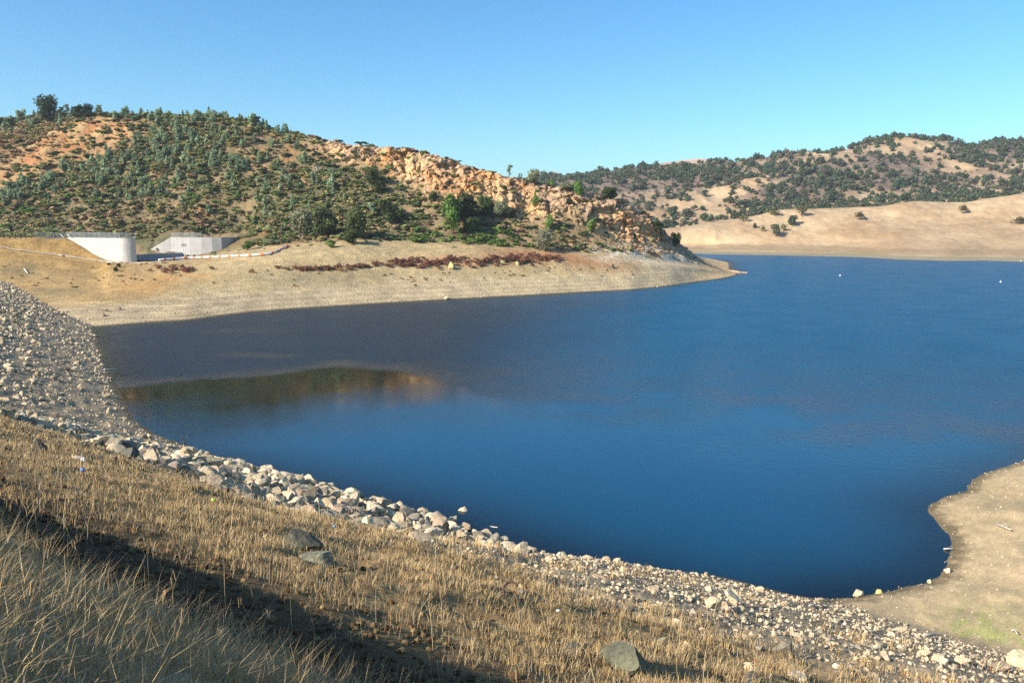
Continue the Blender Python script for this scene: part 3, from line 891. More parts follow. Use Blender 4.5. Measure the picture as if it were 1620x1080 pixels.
hill_tree(414, 204, 10, 9, TPINE[0], "pine_tree", "small pine touching the lone ridge pine above the cliff start", "tree")
hill_tree(805, 281, 21, 12, TPINE[1], "pine_tree", "thin pale pine on the skyline left of the round ridge tree", "tree")
hill_tree(824, 285, 12, 9, TPINE[0], "pine_tree", "small pine between the thin pale pine and the round ridge tree", "tree")
hill_tree(845, 291, 26, 28, OAKG[0], "oak_tree", "round grey-green tree on the falling skyline above the cliff", "tree")
hill_tree(872, 295, 11, 14, OAKB, "oak_tree", "low yellow-green tree just right of the round ridge tree", "tree")
hill_tree(897, 301, 14, 36, OAKG[1], "oak_tree", "wide olive thicket tree on the crest between the two ridge trees", "tree")
hill_tree(916, 318, 30, 18, OAKB, "oak_tree", "upright green tree at the top left of the orange end cliff", "tree")
hill_tree(962, 310, 19, 32, OAK[1], "oak_tree", "dark spreading tree on the crest above the orange end cliff", "tree")
hill_tree(512, 376, 52, 52, OAK[0], "oak_tree", "large dense dark oak above the bench, beside the grey leafless-looking tree", "tree")
hill_tree(474, 374, 46, 44, OAKG[1], "oak_tree", "pale grey open tree left of the large dense dark oak", "tree")
hill_tree(563, 376, 48, 40, OAK[1], "oak_tree", "dark green oak just right of the large dense dark oak", "tree")
hill_tree(558, 384, 24, 30, OAK[2], "oak_tree", "low dark oak at the foot of the slope below the pair of big oaks", "tree")
hill_tree(616, 352, 35, 40, OAK[2], "oak_tree", "round dark oak standing alone on the mid slope with a shadow to its right", "tree")
hill_tree(738, 356, 54, 52, OAK[0], "oak_tree", "big dark oak behind the bright green oak", "tree")
hill_tree(716, 368, 60, 44, OAKB, "oak_tree", "tall bright green oak in front of the big dark oak", "tree")
hill_tree(744, 370, 28, 30, OAK[2], "oak_tree", "shaded low oak at the right foot of the bright green oak", "tree")
hill_tree(768, 342, 34, 26, OAK[1], "oak_tree", "dark green oak right of the big dark oak below the cliff", "tree")
hill_tree(792, 344, 30, 28, OAKG[0], "oak_tree", "olive-grey oak below the cliff, second right of the big dark oak", "tree")
hill_tree(808, 346, 18, 24, OAK[2], "oak_tree", "low dark oak ending the row below the cliff", "tree")
hill_tree(686, 320, 17, 18, OAK[2], "oak_tree", "small round dark oak left of the big oaks", "tree")
hill_tree(588, 292, 30, 26, OAK[1], "oak_tree", "dark green tree high on the slope below the cliff foot", "tree")
hill_tree(598, 303, 20, 24, OAK[2], "oak_tree", "low dark tree at the lower right of the high slope tree", "tree")
hill_tree(868, 366, 28, 17, OAKB, "oak_tree", "narrow green tree above the grey bush at the right of the scrub", "tree")
hill_tree(862, 396, 38, 36, OAKG[0], "oak_tree", "grey-green tree at the slope foot with a dark shadow to its right", "tree")
hill_tree(845, 327, 20, 12, OAKB, "oak_tree", "small green tree growing in the dark notch of the cliff", "tree")
hill_tree(848, 312, 14, 11, OAKB, "oak_tree", "smaller green tree just above the notch of the cliff", "tree")
hill_tree(935, 368, 22, 22, OAKB, "oak_tree", "green bush tree leaning on the slope left of the orange end cliff", "tree")
hill_tree(1068, 388, 22, 18, OAK[1], "oak_tree", "dark green tree on the point's back edge above the water", "tree")
hill_tree(1042, 362, 14, 20, OAK[2], "oak_tree", "dark green bush tree on the falling back edge of the point", "tree")
hill_tree(392, 394, 15, 26, OAKB, "oak_tree", "round bright green bush at the right end of the curved concrete wall", "bush")
hill_tree(432, 386, 10, 24, OAKG[1], "shrub", "low grey-green bush right of the round bright green bush", "bush")
hill_tree(524, 390, 13, 24, OAKB, "shrub", "low green bush on the bench below the large dense dark oak", "bush")
hill_tree(187, 421, 7, 9, OAK[0], "shrub", "small dark bush below the lit end of the left concrete wall", "bush", .1)
hill_tree(183, 428, 7, 9, OAK[1], "shrub", "small dark bush below the first one under the left concrete wall", "bush", .1)
hill_tree(172, 418, 4, 8, OAK[2], "shrub", "tiny dark bush beside the track under the left concrete wall", "bush", .1)
# dead snag
p = on_hill(500, 277); mb = MB(); k = pxm(p.y)
r_ = np.random.default_rng(3)
mb.tube([(0, 0, -.3), (.1, 0, 2), (-.2, .1, 4.2)], [.22, .16, .06], 6)
for i in range(9):
    a = r_.uniform(0, 6.28); z = r_.uniform(1.2, 3.6); L = r_.uniform(1.2, 2.8)
    mb.tube([(0, 0, z), (math.cos(a) * L * .6, math.sin(a) * L * .6, z + L * .35), (math.cos(a) * L, math.sin(a) * L, z + L * .8)], [.09, .06, .025], 5)
mb.build("dead_tree", M['deadwood'], label="bleached leafless tree standing among the pines on the upper slope", cat="tree", loc=p)

tp = np.array(tree_pos)


def clear_of_trees(P, f=.8):
    ok = np.ones(len(P), bool)
    for x, y, r0 in tp:
        ok &= (P[:, 0] - x) ** 2 + (P[:, 1] - y) ** 2 > (r0 * f) ** 2
    return ok


# ---- pines in stands
slope = sstep(4.05, 4.6, HV) * front * inframe
pd = (B(300, 240, 80, 30, 10) * 1.0 + B(230, 285, 130, 30, 12) * .55 + B(30, 300, 50, 22, -25) * 1.1 + B(420, 285, 80, 22, 15) * .7 + B(400, 225, 30, 16) * .15 + B(330, 195, 120, 10, 3) * .35 + B(490, 265, 70, 25, 25) * .15 + B(160, 300, 60, 16) * .35
      + B(700, 300, 20, 10) * .05 + B(450, 350, 30, 20) * .12 + B(60, 192, 130, 7, -4) * .35 + B(205, 188, 60, 7) * .3)
pd = pd * (1 - np.clip(scar * 1.3, 0, 1)) * (1 - np.clip(cl * 1.5, 0, 1)) * sstep(-.5, .2, nB + .2) * slope
P, idx = scatter(HA, pd * .12, HX, HY, HZ, rng)
ok = clear_of_trees(P, .7); P = P[ok]; idx = idx[ok]
PS = rng.uniform(.55, 1.15, len(P)) ** 1.0
order = np.argsort(-(PS / P[:, 1])); P = P[order]; PS = PS[order]; idx = idx[order]
ppx, ppy = project(P[:, 0], P[:, 1], P[:, 2])
def stand(x, y):
    if y < 207: return "grey-green pine along the skyline of the left hill", "pines along the skyline"
    if x < 90: return "pale green pine in the stand on the far left slope below the orange scar", "pines of the far left stand"
    if x > 380: return "grey-green pine in the stand on the middle slope left of the cliff", "pines of the middle slope stand"
    if y < 262: return "grey-green pine in the dense upper stand right of the orange scar", "pines of the dense upper stand"
    return "grey-green pine scattered through the scrub below the orange scar", "pines in the scrub below the scar"
nind = min(285, len(P))
for i in range(nind):
    lb, g = stand(ppx[i], ppy[i])
    s = PS[i] * .95
    place_tree("pine_tree", PINE[i % 5], P[i] - np.array([0, 0, .2]), s, rng.uniform(0, 6.28), lb, "tree", g)
if len(P) > nind:
    q = slice(nind, None); n = len(P) - nind
    V, F, C = merge_inst([p_['arr'] for p_ in PINE], np.arange(n) % 5, P[q] - np.array([0, 0, .2]), PS[q] * .95, rng.uniform(0, 6.28, n), np.ones((n, 1)) * rng.uniform(.75, 1.25, (n, 1)) * np.ones((1, 3)))
    put("pine_wood", mesh_np("pine_wood", V, F, C), M['leafstuff'], kind="stuff", label="smaller pines filling the stands on the left hill", cat="trees")
print("pines", len(P))

# ---- chaparral shrubs
def shrub_arr(seed, n=58, size=.4, h=1.6, w=2.8):
    cl = round_clumps(seed, 7, w, h, 0, .7, .5)
    return leaf_arr(seed, cl, n, size, (1, 1, 1), .28, 1.1, .2)
SHR = [shrub_arr(200 + i) for i in range(6)]
SHRM = [(V, [F], C) for V, F, C in SHR]
sd1 = .06 + .95 * (sstep(-.45, .5, nB * .8 + nA * .6 + .42))
sd1 = sd1 * lerp(1.0, .25, np.clip(scar * 1.2, 0, 1)) * lerp(1, .13, np.clip(cl * 1.4, 0, 1))
sd1 *= (1 - .75 * B(450, 235, 80, 18, 12)) * (1 - .8 * B(430, 382, 45, 10)) * (1 - .5 * B(620, 300, 60, 14, 20)) * (1 - .35 * sstep(560, 700, HPX)) * (1 - sstep(196, 206, HPX) * sstep(400, 392, HPX) * (HV < 5.03)) * (1 - .6 * B(930, 380, 50, 20)) * lerp(1, .35, sstep(960, 1010, HPX)) * sstep(1065, 1045, HPX)
sd1 = sd1 * sstep(3.6, 4.1, HV + nB * .25) * front * inframe
sd1 = np.maximum(sd1, (.10 * sstep(3.0, 3.5, HV) * sstep(150, 330, HPX) * front * inframe * (nB > .0) * sstep(1000, 900, HPX)))
P, idx = scatter(HA, sd1 * .72, HX, HY, HZ, rng)
ok = clear_of_trees(P, .55); P = P[ok]; idx = idx[ok]
n = len(P)
vx, vy = wpx.ravel()[idx], wpy.ravel()[idx]
tone = nB.ravel()[idx] + rng.normal(size=n) * .5
brt = np.clip(blob(vx, vy, 770, 380, 85, 16, 0) * 1.4 + .55 * blob(vx, vy, 640, 385, 60, 12) + .4 * blob(vx, vy, 300, 310, 160, 26) + .35 * blob(vx, vy, 20, 330, 60, 30), 0, 1)
gray = np.clip(blob(vx, vy, 40, 230, 90, 26, -20) + .6 * blob(vx, vy, 150, 345, 150, 25) + .5 * blob(vx, vy, 800, 360, 60, 14) + sstep(840, 960, vx) * .7 + .5 * blob(vx, vy, 430, 235, 60, 16), 0, 1)
pick = rng.random(n)
colr = np.empty((n, 3))
colr[:] = G_CHAP
colr = np.where((pick < .30)[:, None], G_OLIVE, colr)
colr = np.where(((pick > .30) & (pick < .42 + gray * .5))[:, None], G_BROWN, colr)
colr = np.where((pick > .86)[:, None], G_DARK, colr)
colr = np.where((rng.random(n) < brt * .85)[:, None], G_BRIGHT * .8, colr)
colr *= rng.uniform(.82, 1.2, n)[:, None]
SS = .32 + 1.0 * rng.random(n) ** 2.4
SS *= np.where(HV.ravel()[idx] < 3.7, .45, 1)
S3 = np.stack([SS * rng.uniform(.9, 1.7, n), SS * rng.uniform(.9, 1.5, n), SS * rng.uniform(.5, .95, n)], 1)
A = rng.uniform(0, 6.28, n)
pid = rng.integers(0, 6, n)
big = np.argsort(-(SS / P[:, 1]))[:280]
isbig = np.zeros(n, bool); isbig[big] = True
shr_mesh = {}
kinds = {'olive': G_OLIVE, 'brown': G_BROWN, 'dark': G_CHAP, 'bright': G_BRIGHT * .8}
for kn, kc in kinds.items():
    for j in range(3):
        V, F, C = SHR[j + (3 if kn in ('dark', 'bright') else 0)]
        mm = mesh_np("shrub_" + kn, V, [F], C * kc); mm.materials.append(M['leaf']); shr_mesh[kn, j] = mm
bpx, bpy_ = project(P[:, 0], P[:, 1], P[:, 2])
for i in big:
    c = colr[i] / colr[i].sum()
    kn = min(kinds, key=lambda q: np.abs(kinds[q] / kinds[q].sum() - c).sum() + abs(np.log(kinds[q].sum() / colr[i].sum())) * .1)
    word = {'olive': 'olive', 'brown': 'dry brown', 'dark': 'dark green', 'bright': 'bright green'}[kn]
    x, y = bpx[i], bpy_[i]
    if y > 378: wh = "at the foot of the left hill above the dry bench"
    elif x < 240: wh = "on the hillside behind the left concrete wall" if y > 280 else "around the orange scar of the left hill"
    elif x < 470: wh = "on the hillside behind the curved concrete wall" if y > 280 else "on the upper slope among the pine stands"
    elif x < 700: wh = "on the mid slope around the dark oaks"
    else: wh = "on the slope below the orange cliff"
    o = put("shrub", shr_mesh[kn, int(pid[i]) % 3], None, None, label=f"{word} shrub {wh}", cat="shrub", group=f"{word} shrubs {wh}", loc=P[i] - np.array([0, 0, .1]))
    o.scale = S3[i]; o.rotation_euler = (0, 0, A[i])
q = ~isbig
V, F, C = merge_inst(SHRM, pid[q], P[q] - np.array([0, 0, .1]), S3[q], A[q], colr[q])
put("chaparral_undergrowth", mesh_np("chaparral", V, F, C), M['leafstuff'], kind="stuff", label="low mixed scrub covering the left hill", cat="undergrowth")
print("shrubs", n)

# ---- red-brown dry weeds in a band along the bench, dark tufts below them
TUF = []
for i in range(4):
    V, F, C = leaf_arr(300 + i, [(0, 0, .35, .8, .6, .4), (.5, .2, .3, .5, .4, .35)], 46, .16, (1, 1, 1), .3, 1.7, .3)
    TUF.append((V, [F], C))
bx = np.array([440, 480, 520, 560, 600, 640, 680, 720, 760, 800, 840, 875]); by = np.array([424, 427, 425.5, 424, 420, 417, 418, 415, 415, 412, 411, 410])
lineY = np.interp(_px, bx, by)
wdt = np.interp(_px, [440, 500, 600, 640, 720, 800, 875], [1.5, 2.2, 3, 5, 5.5, 5, 4])
band = np.exp(-((_py - lineY) / wdt) ** 2) * (_px > 438) * (_px < 885) * sstep(1.5, 2.2, HV) * (HV < 3.4)
gaps = sstep(-.35, .1, nC + nB * .6 + np.where(_px < 590, .6, .05))
extra = .35 * blob(_px, _py, 285, 428, 32, 4) + .3 * blob(_px, _py, 300, 432, 14, 2.5) + .2 * blob(_px, _py, 210, 435, 8, 2) + .15 * blob(_px, _py, 395, 430, 8, 2)
P, idx = scatter(HA, np.clip((band * gaps + extra * (nC > 0)) * 1.4, 0, 1.2) * (HV < 3.4), HX, HY, HZ, rng); n = len(P)
colr = np.where(rng.random((n, 1)) < .75, lin(118, 80, 64), lin(140, 102, 72)) * rng.uniform(.7, 1.3, (n, 1))
V, F, C = merge_inst(TUF, rng.integers(0, 4, n), P, np.stack([rng.uniform(.9, 1.5, n), rng.uniform(.9, 1.5, n), rng.uniform(.9, 1.7, n)], 1), rng.uniform(0, 6.28, n), colr)
put("dry_weeds", mesh_np("dry_weeds", V, F, C), M['leafstuff'], kind="stuff", label="red-brown dry weeds in a long band on the bench", cat="weeds")
td = .16 * blob(_px, _py, 740, 435, 130, 7, -2) + .14 * blob(_px, _py, 660, 445, 60, 5) + .05 * blob(_px, _py, 930, 425, 60, 10) + .05 * blob(_px, _py, 200, 440, 180, 12) + .02 * blob(_px, _py, 450, 430, 160, 14)
P, idx = scatter(HA, td * sstep(1.4, 1.8, HV) * (HV < 3.4), HX, HY, HZ, rng); n = len(P)
colr = np.where(rng.random((n, 1)) < .5, lin(96, 90, 52), lin(128, 98, 62)) * rng.uniform(.7, 1.3, (n, 1))
V, F, C = merge_inst(TUF, rng.integers(0, 4, n), P, rng.uniform(.35, .75, n), rng.uniform(0, 6.28, n), colr)
put("weed_tufts", mesh_np("weed_tufts", V, F, C), M['leafstuff'], kind="stuff", label="small dark weed tufts dotting the dry bench", cat="weeds")
# three pale yellowish stumps among the weeds
for px, py, s, lb in ((713.5, 424, 1.3, "yellow-topped pale boulder in front of the red-brown weeds, nearest of three"), (795, 418, .9, "pale boulder behind the red-brown weed band, left of a similar one"), (818, 418, .9, "pale boulder in the red-brown weed band, rightmost of three")):
    p = on_hill(px, py); V, F = rock_arr(int(px), 2)
    me = mesh_np("pale_boulder", V * np.array([1, .8, 1.5]) * s, [F], np.broadcast_to(lin(206, 192, 130), V.shape))
    put("boulder", me, M['rubble'], label=lb, cat="boulder", loc=p + Vector((0, 0, s * .7)))

# ---- oaks of the far hills
FOAK = []
for i in range(6):
    V, F, C = leaf_arr(400 + i, round_clumps(400 + i, 8, 10, 7.5, .2, .62, .5), 120, .95, (1, 1, 1), .25, 1.0, .2)
    FOAK.append((V, [F], C))
fpx, fpy = project(FX, FY, FZ)
FA = cell_area(FX, FY)
fin = (fpx > 840) & (fpx < 1720)
fd = sstep(5.55, 6.1, FV) * (FV < 8.05) * fin
FB = lambda *a: blob(fpx, fpy, *a)
dn = .35 + .9 * sstep(-.35, .45, fb * .9 + fa * .7 + .12)
dn += 1.6 * FB(1330, 322, 130, 8, -2) + 1.4 * FB(1180, 345, 60, 8, -24) + 1.2 * FB(1520, 308, 110, 9, -6) + 1.0 * FB(1300, 290, 90, 20) + .8 * FB(1560, 245, 70, 14) + .8 * FB(1050, 278, 160, 7, -4)
goldm = 1 - brush
dn *= (1 - .72 * np.clip(FB(1120, 318, 90, 14, -16) + FB(1170, 300, 50, 10, -12) + FB(1420, 236, 60, 7, -4) + FB(1530, 272, 50, 6), 0, 1)) * (1 - .55 * FB(1440, 270, 70, 16)) * (1 - .6 * FB(980, 300, 80, 14))
P, idx = scatter(FA, fd * dn * .0105, FX, FY, FZ, rng); n = len(P)
SS = rng.uniform(.45, 1.08, n) * np.where(rng.random(n) < .15, 1.2, 1)
colr = np.where(rng.random((n, 1)) < .78, G_FAR, lin(112, 104, 82)) * rng.uniform(.8, 1.25, (n, 1))
A = rng.uniform(0, 6.28, n); pid = rng.integers(0, 6, n)
opx, opy = project(P[:, 0], P[:, 1], P[:, 2])
vis = (opx > 900) & (opx < 1618)
score = SS / P[:, 1] * vis
big = np.argsort(-score)[:270]
isbig = np.zeros(n, bool); isbig[big] = True
fm = {}
for kn, kc in (('dark', G_FAR), ('grey', lin(112, 104, 82))):
    for j in range(6):
        mm = mesh_np("far_oak", FOAK[j][0], FOAK[j][1], FOAK[j][2] * kc); mm.materials.append(M['leaf']); fm[kn, j] = mm
for i in big:
    kn = 'dark' if colr[i][1] > colr[i][0] else 'grey'
    wd_ = {'dark': 'dark round', 'grey': 'grey-brown bare'}[kn]
    x, y = opx[i], opy[i]
    if y < 248 and x > 1250: wh = "near the summit of the far hills"
    elif x < 1120: wh = "on the golden spurs behind the rocky point"
    elif y > 300: wh = "in the valley belt behind the golden hill"
    else: wh = "on the slope of the far hills" if x < 1400 else "on the right part of the far hills"
    o = put("oak_tree", fm[kn, int(pid[i])], None, None, label=f"{wd_} oak {wh}", cat="tree", group=f"{wd_} oaks {wh}", loc=P[i] - np.array([0, 0, .4]))
    s = SS[i]; o.scale = (s, s, s); o.rotation_euler = (0, 0, A[i])
q = ~isbig
V, F, C = merge_inst(FOAK, pid[q], P[q] - np.array([0, 0, .4]), SS[q], A[q], colr[q])
put("far_oak_woods", mesh_np("far_oak_woods", V, F, C), M['leafstuff'], kind="stuff", label="smaller oaks scattered over the far hills", cat="trees")
print("far oaks", n)
# low grey-brown brush on the far slopes
P, idx = scatter(FA, fd * brush * sstep(-.3, .3, fc + fb) * .014, FX, FY, FZ, rng); n = len(P)
V, F, C = merge_inst(FOAK, rng.integers(0, 6, n), P - np.array([0, 0, .5]), np.stack([rng.uniform(.25, .5, n), rng.uniform(.25, .5, n), rng.uniform(.2, .4, n)], 1), rng.uniform(0, 6.28, n),
                     np.where(rng.random((n, 1)) < .7, lin(128, 112, 96), lin(92, 92, 64)) * rng.uniform(.8, 1.2, (n, 1)))
put("hill_brush_undergrowth", mesh_np("hill_brush", V, F, C), M['leafstuff'], kind="stuff", label="grey-brown brush on the far hill slopes", cat="undergrowth")
print("brush", n)


def on_far(px, py, v0=1.8, v1=5.1):
    a, b = np.searchsorted(FV[:, 0], v0), np.searchsorted(FV[:, 0], v1)
    d = (fpx[a:b] - px) ** 2 + (fpy[a:b] - py) ** 2
    i = np.unravel_index(np.argmin(d), d.shape)
    return Vector((FX[a:b][i], FY[a:b][i], FZ[a:b][i]))


FT = dict(dark=tree_proto("golden_hill_oak", 81, 9, 9, 520, .5, G_FAR, .1, 12, 1, .03, 5), olive=tree_proto("golden_hill_oak_olive", 83, 8, 9, 300, .42, lin(118, 110, 66), .12, 13, 1.3, .03, 8))
for px, py, hh, ww, kd, lb in ((1525, 338, 16, 21, 'olive', "round olive oak alone on the right part of the golden hill"), (1360, 348, 15, 22, 'olive', "thin olive oak alone in the middle of the golden hill"),
        (1228, 374, 20, 21, 'dark', "dark green oak lowest in the diagonal row on the golden hill"), (1240, 366, 14, 14, 'olive', "small olive oak just above the lowest dark oak of the diagonal row"),
        (1253, 358, 18, 20, 'dark', "green oak in the middle of the diagonal row on the golden hill"), (1270, 343, 20, 22, 'olive', "olive oak at the top of the diagonal row on the golden hill"),
        (1194, 361, 9, 10, 'dark', "small dark oak left of the diagonal row"), (1206, 367, 11, 10, 'olive', "small bare oak between the small dark oak and the diagonal row"),
        (1613, 354, 12, 34, 'olive', "wide bare oak on the golden hill at the right frame edge"), (1176, 350, 11, 26, 'olive', "pale bare oak on the left shoulder of the golden hill"), (1225, 341, 10, 30, 'olive', "pale spreading oak on the crest of the golden hill")):
    p = on_far(px, py); k = pxm(p.y); pr = FT[kd]
    place_tree("oak_tree", pr, p - Vector((0, 0, .4)), 1, rng.uniform(0, 6), lb, "tree", None, (ww * k / pr['w'], ww * k / pr['w'], hh * k / pr['h']))
# ------------------------------------------------------------------ spillway walls, fence, track, boom
def conc_mat(name, base, stain=.0):
    m, nt, out = new_mat(name)
    co = N(nt, "TexCoord").outputs["Object"]
    c = N(nt, "RGB").outputs[0]; c.default_value = (*base, 1)
    f, _ = noise_fac(nt, co, .5, .85, 1.12); c = mulc(nt, c, f)
    mp = N(nt, "Mapping", {"Vector": co, "Scale": (1.2, 1.2, .07)})
    n = N(nt, "TexNoise", {"Vector": mp.outputs[0], "Scale": 1.6, "Detail": 5, "Roughness": .7})
    f = N(nt, "MapRange", {"Value": n.outputs["Fac"], "From Min": .35, "From Max": .7, "To Min": 1.04, "To Max": .84}).outputs[0]; c = mulc(nt, c, f)
    f, _ = noise_fac(nt, co, 6, .92, 1.06); c = mulc(nt, c, f)
    sx_ = N(nt, "SeparateXYZ", {0: co})
    for ax, per in (("X", 3.0), ("Z", 2.4)):
        q = N(nt, "Math", {0: sx_.outputs[ax], 1: per}, operation='DIVIDE').outputs[0]
        q = N(nt, "Math", {0: q}, operation='FRACT').outputs[0]
        q = N(nt, "Math", {0: q, 1: .035}, operation='LESS_THAN').outputs[0]
        q = N(nt, "MapRange", {"Value": q, "To Min": 1.0, "To Max": .8}).outputs[0]; c = mulc(nt, c, q)
    b = N(nt, "BsdfPrincipled", {"Base Color": c, "Roughness": .88}); b.inputs["Specular IOR Level"].default_value = .2
    n = N(nt, "TexNoise", {"Vector": co, "Scale": 3, "Detail": 6}); bp = N(nt, "Bump", {"Height": n.outputs["Fac"], "Strength": .3, "Distance": .05})
    nt.links.new(bp.outputs[0], b.inputs["Normal"]); nt.links.new(b.outputs[0], out.inputs["Surface"])
    return m


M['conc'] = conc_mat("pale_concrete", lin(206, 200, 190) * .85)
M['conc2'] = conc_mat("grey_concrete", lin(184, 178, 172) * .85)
M['metal'] = attr_mat("galvanised_metal", [(4, .85, 1.1)], .5, base=(.42, .43, .44), spec=.5)
M['darkmetal'] = attr_mat("dark_timber", [(3, .8, 1.2)], .8, base=(.06, .05, .04))
M['white'] = attr_mat("weathered_white", [(3, .85, 1.05)], .6, base=(.78, .76, .7))
M['orange'] = attr_mat("orange_plastic", [(5, .9, 1.1)], .5, base=(.75, .17, .03), spec=.4)
M['mark'] = attr_mat("dark_paint", [(5, .7, 1.3)], .8, base=(.09, .09, .1))
M['path'] = attr_mat("pale_track", [(.5, .85, 1.15), (6, .85, 1.1)], .95, base=tuple(lin(196, 184, 166)))


def wall_ribbon(pts, z0, ztop, th=.6):
    """vertical wall following plan points; ztop list of top heights"""
    n = len(pts); V = []; F = []
    P = [Vector((p[0], p[1], 0)) for p in pts]
    off = []
    for i in range(n):
        t = (P[min(i + 1, n - 1)] - P[max(i - 1, 0)]).normalized()
        off.append(Vector((-t.y, t.x, 0)) * th)
    for i in range(n):
        a = P[i]; b = P[i] + off[i]
        V += [(a.x, a.y, z0), (a.x, a.y, ztop[i]), (b.x, b.y, ztop[i]), (b.x, b.y, z0)]
    for i in range(n - 1):
        for k in range(4):
            F.append((i * 4 + k, (i + 1) * 4 + k, (i + 1) * 4 + (k + 1) % 4, i * 4 + (k + 1) % 4))
    F += [(3, 2, 1, 0), tuple((n - 1) * 4 + k for k in range(4))]
    mb = MB(); mb.add(V, F); return mb


zt = 17.62
pl = [at(px, 376, D) for px, D in ((70, 259.6), (90, 261.3), (106, 262.6), (125, 259.6), (150, 255.9), (172, 252.6), (188, 250.3))]
pts = [(p.x, p.y) for p in pl]
e = pl[-1]; c0 = Vector((e.x, e.y + 3.5))
dirv = Vector((pl[-1].x - pl[-2].x, pl[-1].y - pl[-2].y)).normalized(); nv = Vector((-dirv.y, dirv.x))
ctr = Vector((e.x, e.y)) + nv * 3.6
for i in range(1, 11):
    a = math.pi / 2 * i / 10 * .92
    pts.append((ctr.x - nv.x * 3.6 * math.cos(a) + dirv.x * 3.6 * math.sin(a), ctr.y - nv.y * 3.6 * math.cos(a) + dirv.y * 3.6 * math.sin(a)))
bk = (Vector(pts[-1])).normalized()
pts.append((pts[-1][0] + bk.x * 24, pts[-1][1] + bk.y * 24))
lw = thing("spillway_wall", "pale concrete wall with a rounded right end, sunlit, under the long wire fence", "wall")
wall_ribbon(pts, 7.5, [zt] * len(pts)).build("wall_panel", M['conc'], lw)
cb = []
wall_pts = pts
# coping strip
cm_ = wall_ribbon([(p[0], p[1]) for p in pts], zt + .003, [zt + .22] * len(pts), .75); cm_.build("coping", M['conc2'], lw)

rpl = [(222, 301, 403.5), (232, 299.5, 398), (246, 297.5, 389.5), (258, 296, 382.5), (270, 295.5, 375.5), (285, 293, 375.2), (300, 291, 375), (318, 289.6, 374.7), (335, 289.2, 374.5), (350, 290, 374.2), (363, 292.3, 374), (374, 296, 373.8), (384, 302, 373.6), (388, 307, 373.5)]
rp = [at(px, py, D) for px, D, py in rpl]
ztr = [p.z for p in rp]; ztr = [z if i < 4 else ztr[5] for i, z in enumerate(ztr)]
rw = thing("spillway_wall", "grey concrete wall with a sloping left end, curving away at the right", "wall")
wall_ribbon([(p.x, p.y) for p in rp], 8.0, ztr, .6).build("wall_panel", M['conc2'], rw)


def on_wall(px, py):
    """point just in front of the right wall"""
    D = np.interp(px, [q[0] for q in rpl], [q[1] for q in rpl]) - .06
    return at(px, py, D)


mk = MB()
for (x0, y0, x1, y1) in ((287, 385.6, 294, 386.2), (287, 388.6, 294, 389.2), (287, 386.2, 287.7, 388.6), (293.3, 386.2, 294, 388.6), (289.6, 386.9, 291.4, 387.7)):
    a, b, c, d = on_wall(x0, y0), on_wall(x1, y0), on_wall(x1, y1), on_wall(x0, y1)
    mk.add([a, b, c, d], [(0, 1, 2, 3)])
mk.build("painted_mark", M['mark'], rw)
mk = MB()
rr_ = np.random.default_rng(5)
for i in range(11):
    x0 = 265 + i * 2.9 + rr_.uniform(-.5, .5); y0 = 395.5 + rr_.uniform(-1.0, .6)
    a, b, c, d = on_wall(x0, y0), on_wall(x0 + rr_.uniform(1, 2.2), y0), on_wall(x0 + 1.6, y0 + rr_.uniform(.8, 1.8)), on_wall(x0, y0 + 1.2)
    mk.add([a, b, c, d], [(0, 1, 2, 3)])
mk.build("white_paint_daub", M['white'], rw)
# low sill across the channel, its face turned from the sun
wp = [at(206, 403, 261.5), at(247, 400.5, 272), at(288, 398.5, 283), at(304, 404, 282)]
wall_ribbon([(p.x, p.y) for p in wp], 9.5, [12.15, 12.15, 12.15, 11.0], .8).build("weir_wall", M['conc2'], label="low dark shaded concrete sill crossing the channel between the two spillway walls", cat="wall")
# floor of the spillway between the walls
f0 = [at(x, 411.8, 256) for x in (203, 306)]; f1_ = [at(x, 402.5, 300) for x in (196, 345)]
nfl = 14; V = []; 
for i in range(nfl):
    t = i / (nfl - 1)
    a = f0[0].lerp(f1_[0], t); b = f0[1].lerp(f1_[1], t)
    V += [tuple(a), tuple(b)]
mb = MB(); mb.add(V, [(2 * i, 2 * i + 1, 2 * i + 3, 2 * i + 2) for i in range(nfl - 1)])
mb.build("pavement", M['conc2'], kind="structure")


def fence(name, line, h, label, step=2.4, parent=None, rails=2, wire=True):
    """line: top-of-wall points; posts, top rail and woven wire"""
    f = thing(name, label, "fence")
    pts = [Vector(p) for p in line]
    L = [0]
    for a, b in zip(pts[:-1], pts[1:]): L.append(L[-1] + (b - a).length)
    def pt(s):
        i = min(max(int(np.searchsorted(L, s)) - 1, 0), len(pts) - 2)
        return pts[i].lerp(pts[i + 1], (s - L[i]) / max(L[i + 1] - L[i], 1e-6))
    n = max(2, int(L[-1] / step) + 1)
    for i in range(n):
        p = pt(L[-1] * i / (n - 1)); mb = MB()
        mb.tube([p - Vector((0, 0, .1)), p + Vector((0, 0, h))], .05, 6); mb.build("post", M['metal'], f)
    mb = MB()
    ss = np.linspace(0, L[-1], max(2, int(L[-1] / 1.2)))
    mb.tube([pt(s) + Vector((0, 0, h)) for s in ss], .04, 5); mb.build("top_rail", M['metal'], f)
    mb = MB()
    for s in np.arange(0, L[-1] - .01, .22):
        a = pt(s); b = pt(min(s + .35, L[-1])); c = pt(max(s - .35, 0))
        mb.tube([a + Vector((0, 0, .05)), b + Vector((0, 0, h - .02))], .012, 3, False)
        mb.tube([a + Vector((0, 0, .05)), c + Vector((0, 0, h - .02))], .012, 3, False)
    mb.build("wire_mesh", M['metal'], f)
    return f


